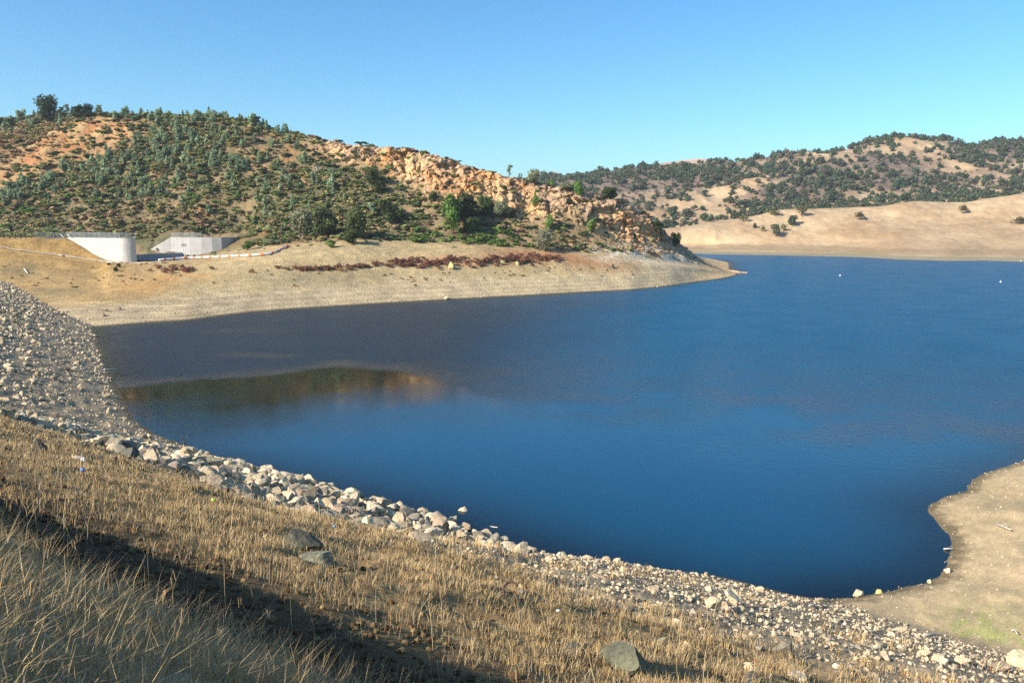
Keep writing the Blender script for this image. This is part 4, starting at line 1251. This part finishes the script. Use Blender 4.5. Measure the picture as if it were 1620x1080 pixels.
FH = 7.2 * 258 / 1260
fl = [(p[0], p[1] + .3, zt + .22) for p in wall_pts[:-1]]
fce = fence("wire_fence", fl, FH, "long chain-link fence on top of the sunlit left concrete wall")
for (x0, y0, x1, y1) in ((95, 370, 101, 375.5), (105.5, 370, 113, 376.5)):
    mb = MB(); mb.tube([at(x0, y0, 262), at(x1, y1, 261.2)], .07, 6); mb.build("brace", M['white'], fce)
fence("wire_fence", [(p.x, p.y + .3, z) for p, z in zip(rp[4:8], ztr[4:8])], 1.5, "short faint fence on top of the grey curved concrete wall", 3.2)
gx = [at(x, 376.5, D) for x, D in ((55, 258.2), (62.5, 258.8), (70, 259.5))]
gt = thing("gate", "pale wire gate panels at the left end of the long wall fence", "gate")
for a, b in zip(gx[:-1], gx[1:]):
    mb = MB(); h_ = 1.65
    u0, u1 = a + Vector((.06, 0, .1)), b + Vector((-.06, 0, .1))
    up = Vector((0, 0, h_))
    mb.tube([u0, u0 + up, u1 + up, u1, u0], .05, 5)
    pn = mb.build("leaf_frame", M['metal'], gt)
    mb = MB()
    for t in np.linspace(.04, .96, 12): mb.tube([u0.lerp(u1, t), u0.lerp(u1, t) + up], .022, 4)
    mb.build("bars", M['metal'], pn)
gr = thing("guard_rail", "low dark post and rail barrier on the crest at the left frame edge", "barrier")
mb = MB(); ln = [at(x, 374.8, 254.6 + x * .068) for x in np.linspace(-60, 54, 20)]
mb.tube(ln, .13, 6); mb.build("rail", M['darkmetal'], gr)
for x in np.linspace(-55, 50, 13):
    p = at(x, 376.5, 254.4 + x * .068); mb = MB(); mb.box((p.x, p.y, p.z), (.26, .26, 1.1)); mb.build("post", M['darkmetal'], gr)


def ribbon(name, pix, width, m, lift=.06, finder=None, kind="structure", **kw):
    finder = finder or on_hill
    dense = []
    for (a, b) in zip(pix[:-1], pix[1:]):
        k = max(2, int(abs(b[0] - a[0]) / 5))
        for i in range(k): dense.append((a[0] + (b[0] - a[0]) * i / k, a[1] + (b[1] - a[1]) * i / k))
    dense.append(pix[-1])
    C_ = [finder(*q) + Vector((0, 0, lift)) for q in dense]
    V = []
    for i, p in enumerate(C_):
        t = (C_[min(i + 1, len(C_) - 1)] - C_[max(i - 1, 0)]); t.z = 0; t.normalize(); nn = Vector((-t.y, t.x, 0)) * width / 2
        V += [p - nn + Vector((0, 0, -.15)), p - nn, p + nn, p + nn + Vector((0, 0, -.3))]
    mb = MB(); mb.add(V, [(4 * i + k, 4 * i + k + 1, 4 * i + k + 5, 4 * i + k + 4) for i in range(len(C_) - 1) for k in range(3)])
    return mb.build(name, m, kind=kind, **kw)


ribbon("path", [(-80, 379), (0, 391), (55, 398), (110, 405), (150, 411), (180, 415), (230, 415.5), (262, 414.5)], 1.5, M['path'], .18)
# floating debris boom lying on the ground
bx_ = [(252, 412), (275, 410.8), (300, 409.2), (330, 407.5), (360, 406.2), (395, 404.8), (425, 403.2), (438, 398), (448, 393), (456, 389.5)]
bp_ = [on_hill(*q) + Vector((0, 0, .42)) for q in bx_]
for i in range(1, len(bp_) - 1): bp_[i].z = (bp_[i - 1].z + bp_[i].z * 2 + bp_[i + 1].z) / 4
bo = thing("debris_boom", "long white float boom with orange collars lying across the bench beside the spillway", "boom")
mb = MB(); mb.tube(bp_, .36, 8); mb.build("tube", M['white'], bo, True)
Lb = np.cumsum([0] + [(b - a).length for a, b in zip(bp_[:-1], bp_[1:])])
for s in np.arange(2.2, Lb[-1], 3.9):
    i = min(int(np.searchsorted(Lb, s)) - 1, len(bp_) - 2)
    a = bp_[i].lerp(bp_[i + 1], (s - Lb[i]) / (Lb[i + 1] - Lb[i])); t = (bp_[i + 1] - bp_[i]).normalized()
    mb = MB(); mb.tube([a - t * .45, a - t * .4, a + t * .4, a + t * .45], [.36, .46, .46, .36], 8); mb.build("collar", M['orange'], bo)
mb = MB(); mb.tube([on_hill(38, 425.5) + Vector((0, 0, .3)), on_hill(44, 431.5) + Vector((0, 0, .1))], .12, 6)
mb.build("pole", M['white'], label="white stick lying on the dry grass below the track", cat="pole")

# buoys
for px, py, s, lb in ((1329, 436.5, .5, "white buoy alone in the middle of the open water"), (1583, 446.5, .5, "white buoy near the right edge of the open water"), (1615, 413.5, .6, "small white buoy close to the far mud shore at the right edge")):
    u_, w_ = ray(px, py); D = -H / float(w_)
    o = thing("buoy", lb, "buoy", (float(u_) * D, D, 0))
    mb = MB(); mb.tube([(0, 0, -.3), (0, 0, -.1), (0, 0, .2), (0, 0, .4), (0, 0, .5)], [.12, s * .6, s * .65, s * .4, .08], 12); mb.build("float", M['white'], o, True)
    mb = MB(); mb.tube([(0, 0, .45), (0, 0, .75)], .04, 6); mb.tube([(0, 0, .7), (0, 0, .8)], .07, 8); mb.build("mast", M['white'], o)

# ------------------------------------------------------------------ rocks of the dam face
GA = cell_area(GX, GY)          # polar sheet: dX and dY mix, use the true cell size instead
GA = RR * np.abs(np.gradient(TH, axis=1)) * np.abs(np.gradient(RR, axis=0))
gpx, gpy = project(GX, GY, GZ)
gin = (gpx > -90) & (gpx < 1720) & (gpy < 1200) & (GY > 1.5)
_gx_, _gy_ = gpx, gpy


def scatter_g(dens, r):
    lam = np.clip(GA * dens, 0, 40) * gin
    n = r.poisson(lam); i = np.repeat(np.arange(n.size), n.ravel())
    a = TH.ravel()[i] + np.gradient(TH, axis=1).ravel()[i] * r.uniform(-.5, .5, len(i))
    q = RR.ravel()[i] + np.gradient(RR, axis=0).ravel()[i] * r.uniform(-.5, .5, len(i))
    x, y = q * np.sin(a), q * np.cos(a)
    return np.stack([x, y, GZ.ravel()[i]], 1), i


def on_ground(px, py, rmin=3.0):
    d = (gpx - px) ** 2 + (gpy - py) ** 2 + np.where((RR < rmin) | (GY < 1), 1e9, 0)
    m = d.min(); cand = np.where(d < m + 4.0, RR, 1e9)
    i = np.unravel_index(np.argmin(cand), cand.shape)
    return Vector((GX[i], GY[i], GZ[i]))


c_white = lin(216, 194, 158); c_pale = lin(190, 168, 136); c_gray = lin(150, 138, 120); c_dk = lin(112, 108, 96); c_grn = lin(112, 110, 90)
RK1 = [rock_arr(500 + i, 1, 5) for i in range(8)]; RK2 = [rock_arr(520 + i, 2, 7) for i in range(10)]; RK3 = [rock_arr(540 + i, 3, 8) for i in range(12)]
pn1 = n1[..., 0]; pn2 = n2[..., 0]
leftz = sstep(-56, -66, s_) * sstep(0, 1, sd_)
midz = sstep(-66, -58, s_) * sstep(-18, -27, s_)
rightz = sstep(-27, -18, s_) * (1 - beachf)
top = sstep(17.5, 19.5, d_ + pn1 * 3)
lane = sstep(8, 13, sd_ + pn2 * 4)            # gravel strip left clear along the water of the far face
on_land = sstep(-.3, .1, sd_)
dens_big = midz * top * on_land * (2.9 + pn1 * 1.2) + leftz * on_land * top * (lane * sstep(-.35, .25, pn1 + pn2 * .5) * 2.6 + .3) + rightz * top * on_land * .12 + beachf * on_land * sstep(20, 0, sd_) * .02
sz = lambda n, lo, hi, p: lo + (hi - lo) * rng.random(n) ** p
P, idx = scatter_g(dens_big, rng); n = len(P)
rz_ = rightz.ravel()[idx]; lz_ = leftz.ravel()[idx]; bz_ = beachf.ravel()[idx]
r_s = np.where(rz_ > .5, sz(n, .1, .38, 2.5), np.where(lz_ > .5, sz(n, .09, .62, 3.6), sz(n, .1, .82, 2.9)))
r_s = np.where(bz_ > .5, sz(n, .06, .2, 2), r_s)
dd = d_.ravel()[idx] + pn1.ravel()[idx] * 4; ssd = sd_.ravel()[idx]
shade = np.clip((dd - 17) / 14, 0, 1)
mix = rng.random(n)
cr = np.where((mix < .25 + .6 * shade)[:, None], np.where((rng.random(n) < .5)[:, None], c_white, c_pale), np.where((rng.random(n) < .6)[:, None], c_gray, c_pale))
darkp = np.clip(1.1 - (dd - 17) / 5.5, 0, 1) * sstep(-20, -32, s_.ravel()[idx])
cr = np.where((rng.random(n) < darkp)[:, None], np.where((rng.random(n) < .7)[:, None], c_dk, c_grn), cr)
r_s = np.where(cr.sum(1) < .75, r_s * .62, r_s)
cr = cr * rng.uniform(.72, 1.1, n)[:, None] * np.where(lz_ > .5, .86, 1)[:, None]
dist = np.hypot(P[:, 0], P[:, 1])
rpx, rpy = project(P[:, 0], P[:, 1], P[:, 2])
vis = (rpx > 0) & (rpx < 1620) & (rpy < 1080)
big = np.argsort(-(r_s / dist * vis))[:255]
isbig = np.zeros(n, bool); isbig[big] = True
ang = rng.uniform(0, 6.28, n); S3 = np.stack([r_s * rng.uniform(.85, 1.3, n), r_s * rng.uniform(.8, 1.1, n), r_s * rng.uniform(.8, 1.15, n)], 1)
PZ = P + np.stack([np.zeros(n), np.zeros(n), r_s * .32], 1)
q = ~isbig
V, F, C = merge_inst([(v, [f], None) for v, f in RK2], rng.integers(0, 10, n)[q], PZ[q], S3[q], ang[q], cr[q])
put("riprap_rubble", mesh_np("riprap_rubble", V, F, C), M['rubble'], kind="stuff", label="broken rock covering the dam face", cat="rubble")
rock_me = {}
for kn, kc in (("white", c_white), ("pale", c_pale), ("grey", c_gray), ("dark", c_dk)):
    for j in range(6):
        v, f = RK3[(j + 3 * len(rock_me)) % 12]
        me = mesh_np("boulder_" + kn, v, [f], np.broadcast_to(kc, v.shape)); me.materials.append(M['rock']); rock_me[kn, j] = me
for i in big:
    c = cr[i]; br = c.sum()
    kn = min((("white", c_white), ("pale", c_pale), ("grey", c_gray), ("dark", c_dk)), key=lambda t: abs(t[1].sum() - br))[0]
    x, y = rpx[i], rpy[i]
    word = {"white": "bleached white", "pale": "pale beige", "grey": "grey", "dark": "dark"}[kn]
    if rz_[i] > .5: wh = "in the gravelly bank at the right below the dry grass"
    elif x < 260: wh = "in the rock field at the left edge of the water"
    elif darkp[i] > .5: wh = "along the upper edge of the rock band against the dry grass"
    elif x < 560: wh = "in the left half of the rock band along the blue water"
    else: wh = "in the right half of the rock band along the blue water"
    o = put("boulder", rock_me[kn, int(rng.integers(0, 6))], None, label=f"{word} angular rock {wh}", cat="boulder", group=f"{word} rocks {wh}", loc=PZ[i])
    o.scale = S3[i]; o.rotation_euler = (rng.uniform(-.35, .35), rng.uniform(-.35, .35), ang[i])
print("rocks", n)
# gravel
gden = (rightz * top * on_land * (13 + 5 * pn2) + (midz * top + leftz * top) * on_land * (3.2 + (1 - lane) * leftz * 3) + beachf * on_land * (1.2 + 5 * sstep(3.0, .2, sd_) + 4 * sstep(.0, .5, pn2 + pn1 * .5) + 3 * sstep(.7, 1, np.abs(np.sin(sd_ * .55 + pn1 * 2.5)))) + .9 * sstep(12, 17, d_) * sstep(20, 17, d_)) * np.minimum(1, 45 / RR)
P, idx = scatter_g(gden, rng); n = len(P)
r_s = sz(n, .025, .13, 2.8) * np.where(beachf.ravel()[idx] > .5, .6, 1) * np.maximum(1, np.hypot(P[:, 0], P[:, 1]) / 60)
cr = np.where((rng.random(n) < .5)[:, None], c_pale, np.where((rng.random(n) < .4)[:, None], c_gray, c_white)) * 1.08 * rng.uniform(.7, 1.1, n)[:, None]
V, F, C = merge_inst([(v, [f], None) for v, f in RK1], rng.integers(0, 8, n), P + np.stack([np.zeros(n), np.zeros(n), r_s * .3], 1), r_s, rng.uniform(0, 6.28, n), cr)
put("gravel", mesh_np("gravel", V, F, C), M['rubble'], kind="stuff", label="pale gravel on the bank and beach", cat="gravel")
print("gravel", n)
# pebbles on the far beach
pd_ = (sstep(1.0, 1.03, HV) * sstep(2.2, 1.6, HV) * (.05 + .22 * sstep(0, .5, nC + nB * .4)) + .02 * sstep(2, 2.2, HV) * sstep(3.2, 3, HV)) * (_px > 120) * inframe
P, idx = scatter(HA, pd_, HX, HY, HZ, rng); n = len(P)
r_s = sz(n, .09, .34, 3)
V, F, C = merge_inst([(v, [f], None) for v, f in RK1], rng.integers(0, 8, n), P + np.stack([np.zeros(n), np.zeros(n), r_s * .2], 1), r_s, rng.uniform(0, 6.28, n), np.where((rng.random(n) < .6)[:, None], c_white, c_gray) * rng.uniform(.75, 1.1, n)[:, None])
put("pebbles", mesh_np("pebbles", V, F, C), M['rubble'], kind="stuff", label="pale stones strewn on the beach below the left hill", cat="gravel")
print("pebbles", n)


def boulder(px, py, wpx_, hpx, colr, label, seed, finder=None, name="boulder", tilt=(0, 0), sink=.25, dep=.8):
    p = (finder or on_ground)(px, py); k = p.length and (p - cam.location).length / 1260
    v, f = rock_arr(seed, 3, 11)
    v = v / (v.max(0) - v.min(0)) * np.array([wpx_ * k, wpx_ * k * dep, hpx * k * 1.25])
    me = mesh_np("boulder", v, [f], np.broadcast_to(colr, v.shape))
    o = put(name, me, M['rock'], label=label, cat="boulder", loc=p + Vector((0, 0, hpx * k * (.5 - sink))))
    o.rotation_euler = (tilt[0], tilt[1], rng.uniform(-.4, .4))
    return o


boulder(986, 1060, 78, 46, c_grn * 1.2, "large mottled green-grey boulder in the dry grass, biggest in the foreground", 601)
boulder(908, 1032, 30, 14, c_dk * .9, "low dark stone in the grass left of the large green-grey boulder", 602)
boulder(508, 893, 56, 30, c_grn * 1.5, "pale green flat slab tilted in the dry grass, lower of two slabs", 603, None, "boulder", (.35, .5), .3, .7)
boulder(473, 866, 58, 22, c_grn * .8, "dark green flat slab in the dry grass, upper of two slabs", 604, None, "boulder", (.2, .35), .3, .8)
boulder(1048, 1020, 22, 18, c_pale * .8, "small grey stone in the grass above the large green-grey boulder", 605)
boulder(1244, 1036, 30, 26, c_gray * .9, "upright grey stone at the edge of the gravel and the grass", 606)
boulder(672, 858, 36, 20, c_pale, "rounded pale boulder at the lower edge of the rock band", 607)
boulder(733, 821, 16, 14, c_white, "cream rock standing alone in the water off the rock band", 608, None, "boulder", (0, 0), -.45)
boulder(779, 842, 30, 15, c_white, "flat topped cream rock at the tip of the rock band", 609)
boulder(798, 856, 24, 15, c_white, "cream rock just below the flat topped rock at the band's tip", 610)
boulder(824, 874, 30, 22, c_white, "large cream boulder alone at the waterline right of the rock band", 611)
boulder(868, 887, 15, 15, c_white * .95, "small cream boulder at the waterline right of the large lone one", 612)
boulder(1161, 953, 25, 20, c_white, "tallest cream boulder of the cluster at the near waterline", 613)
boulder(1131, 955, 24, 14, c_pale, "low beige boulder left of the tallest of the waterline cluster", 614)
boulder(1148, 962, 15, 14, c_pale, "beige boulder below the tallest of the waterline cluster", 615)
boulder(1171, 966, 20, 11, c_pale, "flat beige boulder at the right of the waterline cluster", 616)
boulder(1358, 943, 18, 11, c_white, "rounded cream boulder at the waterline of the right beach", 617)
boulder(1391, 938, 9, 7, lin(196, 180, 110), "yellowish stone standing in the shallow water of the right beach", 618)
boulder(1501, 905, 11, 9, c_white, "round pale stone beside the dark bank of the right beach", 619)
boulder(1473, 921, 8, 6, c_white, "small pale stone at the corner of the right beach's waterline", 620)
boulder(1606, 1050, 36, 26, c_white, "big pale boulder at the right frame edge on the beach", 621)
boulder(1580, 1056, 20, 11, c_pale, "low pale stone left of the big boulder at the right edge", 622)
boulder(1404, 1042, 15, 12, c_pale, "square beige stone at the upper edge of the gravel bank", 623)
boulder(1489, 1043, 22, 10, c_white * .95, "low cream stone between the square beige stone and the big right boulder", 624)
boulder(1522, 1047, 18, 12, c_white * .95, "wedge shaped cream stone on the beach near the big right boulder", 625)
boulder(1411, 1003, 11, 7, c_white, "small white stone on the beach mud left of the green patch", 626)
boulder(1263, 1076, 26, 14, c_white, "white stone at the bottom frame edge among grass and gravel", 627)
boulder(1188, 1076, 22, 15, c_dk, "dark mossy stone at the bottom frame edge left of the white stone", 628)
boulder(66, 712, 24, 15, c_dk * .7, "dark boulder in the dry grass below the left rock field", 629)
boulder(124, 724, 16, 5, lin(226, 220, 210), "flat white stone in the dry grass, larger of a touching pair", 630)
boulder(133, 727, 8, 5, lin(226, 220, 210), "small white stone touching the flat white stone in the grass", 631)
boulder(706, 472, 8, 5, c_white, "pale rock on the far beach right at the waterline", 632, on_hill)
boulder(190, 489.5, 6, 4.5, c_gray, "grey rock on the far beach, right one of a pair", 633, on_hill)
boulder(168, 491, 6, 4, c_pale, "pale rock on the far beach, left one of a pair", 634, on_hill)
boulder(163, 499, 8, 5, c_pale, "pale rock at the corner where the dam rocks meet the far beach", 635, on_hill)
boulder(970, 423, 5, 7, c_dk * .5, "small dark rock at the foot of the point above the beach", 636, on_hill)

# ---- litter, driftwood, poles


def lump(name, px, py, wpx_, mcol, label, cat, seed, hs=.8):
    p = on_ground(px, py); k = (p - cam.location).length / 1260
    v, f = ICO[3]; v = v * (1 + .35 * fbm(v[:, 0] * 2 + seed, v[:, 1] * 2 + v[:, 2] * 1.7, seed, 4))[:, None]
    v = v * np.array([1, .7, hs]) * wpx_ * k * .36
    m_ = attr_mat(name + "_plastic", [(30, .8, 1.1)], .4, base=mcol, spec=.5)
    return put(name, mesh_np(name, v, [f], smooth=True), m_, label=label, cat=cat, loc=p + Vector((0, 0, wpx_ * k * .3 + .12)))


lump("litter_bag", 133, 752, 8, (.05, .22, .75), "crumpled bright blue litter in the dry grass at the left", "litter", 1)
lump("litter_bag", 530, 840, 6, (.15, .4, .8), "small light blue litter against the dark rocks", "litter", 2)
lump("litter_ball", 339, 798, 8, (.5, .75, .08), "lime green ball in the dry grass", "litter", 3)
lump("litter_bag", 885, 976, 9, (.8, .78, .74), "scrap of white litter in the dry grass right of the thin pole", "litter", 4, .5)


def driftwood(name, pix, rad, label, cat="driftwood", lift=.1, mat=None, twigs=0):
    P_ = [on_ground(*q) for q in pix]
    k = (P_[0] - cam.location).length / 1260
    mb = MB(); pts_ = [p + Vector((0, 0, lift + rad * k)) for p in P_]
    mb.tube(pts_, [rad * k * (1 - .5 * i / (len(pts_) - 1)) for i in range(len(pts_))], 7)
    for i in range(twigs):
        t = pts_[len(pts_) // 2]; mb.tube([t, t + Vector((rng.uniform(-1, 1), rng.uniform(-.5, .5), rng.uniform(.1, .5))) * k * 14], [rad * k * .5, rad * k * .15], 5)
    return mb.build(name, mat or M['deadwood'], True and None, True, label=label, cat=cat)


driftwood("driftwood_branch", [(116, 679), (128, 684), (135, 692), (148, 693)], 1.6, "curved white branch lying on the dark rocks at the left", lift=.5)
driftwood("driftwood_beam", [(166, 588), (178, 588.5), (187, 588.5)], 1.6, "short wooden beam sticking out over the water from the rock field", lift=.35)
driftwood("driftwood_log", [(1281, 961), (1292, 958), (1304, 955)], 1.5, "thin log lying at the inner corner of the water")
driftwood("driftwood_branch", [(1578, 833), (1590, 838), (1599, 842)], 1.6, "forked bleached branch on the right beach", twigs=2)
driftwood("driftwood_plank", [(1462, 1008), (1475, 1008.5), (1488, 1008)], 2.2, "pale plank lying in the green patch of the beach")
driftwood("driftwood_branch", [(1600, 999), (1606, 1003), (1612, 1006)], 1.3, "short bleached stick on the beach right of the green patch")
driftwood("driftwood_branch", [(1494, 872), (1501, 871), (1508, 871)], 1.3, "short pale stick beside the dark bank of the right beach")
p = on_ground(830, 950); k = (p - cam.location).length / 1260
mb = MB(); mb.tube([p - Vector((0, 0, .2)), p + Vector((-.02, 0, k * 36))], k * .8, 6)
M['rust'] = attr_mat("rusty_iron", [(20, .7, 1.3)], .8, base=(.10, .06, .04))
mb.build("thin_pole", M['rust'], label="thin rusty pole standing upright in the dry grass", cat="pole")
p = on_ground(810, 944); k = (p - cam.location).length / 1260
mb = MB(); mb.tube([p + Vector((math.cos(a) * 12 * k, math.sin(a) * 16 * k, .12 + .1 * math.sin(a))) for a in np.linspace(.6, 5.2, 22)], k * 1.8, 7)
mb.build("pipe_hoop", M['rust'], None, True, label="curved dark hose half buried in the grass left of the thin pole", cat="hose")


def dry_weed(px, py, hpx, label, seed, n=14):
    p = on_ground(px, py); k = (p - cam.location).length / 1260; r = np.random.default_rng(seed); mb = MB(); h = hpx * k
    for i in range(n):
        a = r.uniform(0, 6.28); t = r.uniform(.2, .55); L = h * r.uniform(.6, 1)
        mb.tube([(0, 0, -.05), (math.cos(a) * t * L * .4, math.sin(a) * t * L * .4, L * .55), (math.cos(a) * t * L, math.sin(a) * t * L, L)], [k * .7, k * .5, k * .2], 4)
    mb.build("dry_weed", M['twig'], label=label, cat="weed", loc=p)


M['twig'] = attr_mat("dry_twigs", [(20, .7, 1.3)], .85, base=(.19, .135, .09))
dry_weed(1303, 992, 24, "tall dry weed stalk standing on the beach near the inner water corner", 1, 8)
dry_weed(1113, 945, 12, "low bare twiggy bush at the waterline left of the cream boulders", 2, 22)
dry_weed(292, 704, 18, "bare twig sticking up from the rocks against the blue water", 3, 5)
# ------------------------------------------------------------------ grass


def blades(P, h, wd, lean, az, colr, bend=1.0, face=None):
    n = len(P); face = rng.uniform(0, 6.28, n) if face is None else face
    t = np.stack([np.cos(face), np.sin(face), np.zeros(n)], 1) * (wd / 2)[:, None]
    l = np.stack([np.cos(az), np.sin(az), np.zeros(n)], 1) * (lean * h)[:, None]
    up = np.zeros((n, 3)); up[:, 2] = 1
    hh = h[:, None]
    m_ = P + up * hh * .55 + l * .3
    e_ = P + up * hh * np.sqrt(np.clip(1 - (lean * .6) ** 2, .2, 1))[:, None] + l * bend
    b0 = P - up * .04
    V = np.stack([b0 - t, b0 + t, m_ + t * .8, m_ - t * .8, e_], 1).reshape(-1, 3)
    o = np.arange(n)[:, None] * 5
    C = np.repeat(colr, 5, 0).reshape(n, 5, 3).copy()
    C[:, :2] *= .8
    return V, o + np.array([[0, 1, 2, 3]]), o + np.array([[3, 2, 4]]), C.reshape(-1, 3)


straw = np.array([lin(214, 186, 138), lin(198, 166, 114), lin(178, 152, 114), lin(160, 142, 114), lin(188, 144, 96)])
straw = straw * 1.1
parts = []


def add_grass(dens, hlo, hhi, w0, leanlo, leanhi, pal, clump=None, wk=0.0006):
    P, idx = scatter_g(dens, rng); n = len(P)
    dist = np.linalg.norm(P - np.array([0, 0, H]), axis=1)
    h = rng.uniform(hlo, hhi, n) * (.75 + .5 * np.clip(.5 + pn2.ravel()[idx], 0, 1)) * lerp(.66, 1, sstep(4.5, 9, dist)) * lerp(.2, 1, sstep(0, 1.8, d_.ravel()[idx]))
    wd = np.maximum(w0, wk * dist) * rng.uniform(.7, 1.3, n)
    az = rng.normal(.6, 1.6, n)
    c = straw[rng.choice(5, n, p=pal)] * rng.uniform(.7, 1.15, n)[:, None] * (1 + .22 * pn1.ravel()[idx])[:, None]
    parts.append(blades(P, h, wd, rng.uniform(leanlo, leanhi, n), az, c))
    return n


db = 3.1 + .2 * np.clip(s_ + 8, -8, 20)          # lower edge of the tall grass on the shoulder
tall = sstep(.9, -.4, d_ - db + pn2 * .8) * (RR < 40) * (RR > 2.3) * sstep(-.1, .4, d_)
k1 = add_grass(tall * np.clip(340 * (9 / np.maximum(RR, 4)), 60, 900) * np.clip(.65 + pn2 * .9, .15, 1.4), .15, .46, .005, .15, .95, [.3, .25, .2, .2, .05])
add_grass(tall * np.clip(700 * (7 / np.maximum(RR, 3)), 80, 1500) * np.clip(.7 + pn2 * .6, .3, 1.3), .08, .3, .006, .8, 1.5, [.15, .2, .3, .3, .05])
patch = np.clip(.12 + 1.5 * sstep(-.3, .5, pn2 * .7 + pn1 * .9 + .1), 0, 1.6)
slope_g = sstep(-.3, .9, d_ - db) * sstep(20.5, 17.0, d_ + pn1 * 3) * (1 - beachf)
mid_d = np.clip(260 * (10 / np.maximum(RR, 6)) ** 1.0, 14, 320)
barebelt = 1 - .93 * np.exp(-((d_ - db - 2.6 + pn1 * .6) / 2.4) ** 2)
k2 = add_grass(slope_g * patch * mid_d * barebelt, .05, .22, .005, .1, .95, [.38, .30, .16, .08, .08], wk=.0006)
add_grass(slope_g * np.clip(.4 + pn2, .1, 1.2) * np.clip(120 * (10 / np.maximum(RR, 6)), 8, 160) * lerp(.5, 1, barebelt), .06, .2, .006, .9, 1.5, [.2, .25, .25, .2, .1], wk=.0006)
rk = sstep(17, 19, d_) * sstep(36, 26, d_) * sstep(.12, .5, pn1 + pn2 * .4) * (1 - beachf) * on_land
k3 = add_grass(rk * np.clip(60 * (20 / np.maximum(RR, 8)), 6, 80), .12, .35, .006, .2, .9, [.3, .35, .1, .05, .2], wk=.0008)
gb = beachf * np.clip(blob(gpx, gpy, 1510, 1008, 120, 9, -3) + .7 * blob(gpx, gpy, 1620, 1016, 24, 6) + .25 * blob(gpx, gpy, 1550, 990, 70, 18), 0, 1) * sstep(-.5, .4, pn2)
# stalks taller than the rest
P, idx = scatter_g((tall + .25 * slope_g * (RR < 30)) * (RR > 4.2) * 5.0, rng); n = len(P)
h = rng.uniform(.45, .95, n) * lerp(.55, 1, sstep(4.5, 9, np.hypot(P[:, 0], P[:, 1]))) * sstep(-.1, 2.2, d_.ravel()[idx])
dist = np.linalg.norm(P - np.array([0, 0, H]), axis=1)
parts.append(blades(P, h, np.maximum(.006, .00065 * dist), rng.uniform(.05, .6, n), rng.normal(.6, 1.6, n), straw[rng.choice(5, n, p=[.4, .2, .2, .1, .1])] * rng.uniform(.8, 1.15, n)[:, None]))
# seed heads: short drooping pieces at the top of some stalks
tips = parts[-1][0].reshape(-1, 5, 3)[:, 4]; q = (rng.random(n) < .6) & (dist < 9)
hd = tips[q]; m_ = len(hd)
for _ in range(4):
    parts.append(blades(hd + rng.normal(size=(m_, 3)) * .012 - np.array([0, 0, .03]), rng.uniform(.03, .06, m_), np.full(m_, .006), rng.uniform(.6, 1.2, m_), rng.normal(.6, 1.2, m_), straw[rng.choice(5, m_)] * 1.05))
off = 0; VV = []; F4 = []; F3 = []; CC = []
for V, a, b, C in parts:
    VV.append(V); F4.append(a + off); F3.append(b + off); CC.append(C); off += len(V)
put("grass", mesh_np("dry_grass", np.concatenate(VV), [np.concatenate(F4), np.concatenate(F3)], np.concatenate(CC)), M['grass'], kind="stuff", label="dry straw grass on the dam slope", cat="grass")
print("grass blades", off // 5, k1, k2, k3)
P, idx = scatter_g(gb * 30, rng); n = len(P)
V, a, b, C = blades(P, rng.uniform(.05, .16, n), np.full(n, .03), rng.uniform(.2, .9, n), rng.uniform(0, 6.28, n), np.array([lin(150, 176, 70)]) * rng.uniform(.7, 1.2, (n, 1)))
put("green_grass", mesh_np("green_grass", V, [a, b], C), M['grass'], kind="stuff", label="thin green growth on the beach mud", cat="grass")
# dark clods on the bare belt below the shoulder and through the slope
cd = (np.exp(-((d_ - db - 2.2 + pn1 * 1.5) / 2.2) ** 2) * 70 + slope_g * 26 * sstep(-.1, .5, pn2 * .7 - pn1 * .8)) * (1 - beachf) * np.minimum(1, 16 / RR)
P, idx = scatter_g(cd, rng); n = len(P)
r_s = sz(n, .01, .085, 4.0) * np.maximum(1, np.hypot(P[:, 0], P[:, 1]) / 22)
V, F, C = merge_inst([(v, [f], None) for v, f in RK1], rng.integers(0, 8, n), P + np.stack([np.zeros(n), np.zeros(n), r_s * .3], 1), r_s, rng.uniform(0, 6.28, n), np.where((rng.random(n) < .7)[:, None], lin(92, 70, 46), lin(128, 104, 70)) * rng.uniform(.7, 1.2, n)[:, None])
put("rubble", mesh_np("clods", V, F, C), M['rubble'], kind="stuff", label="dark clods and stones among the dry grass", cat="rubble")
print("clods", n)
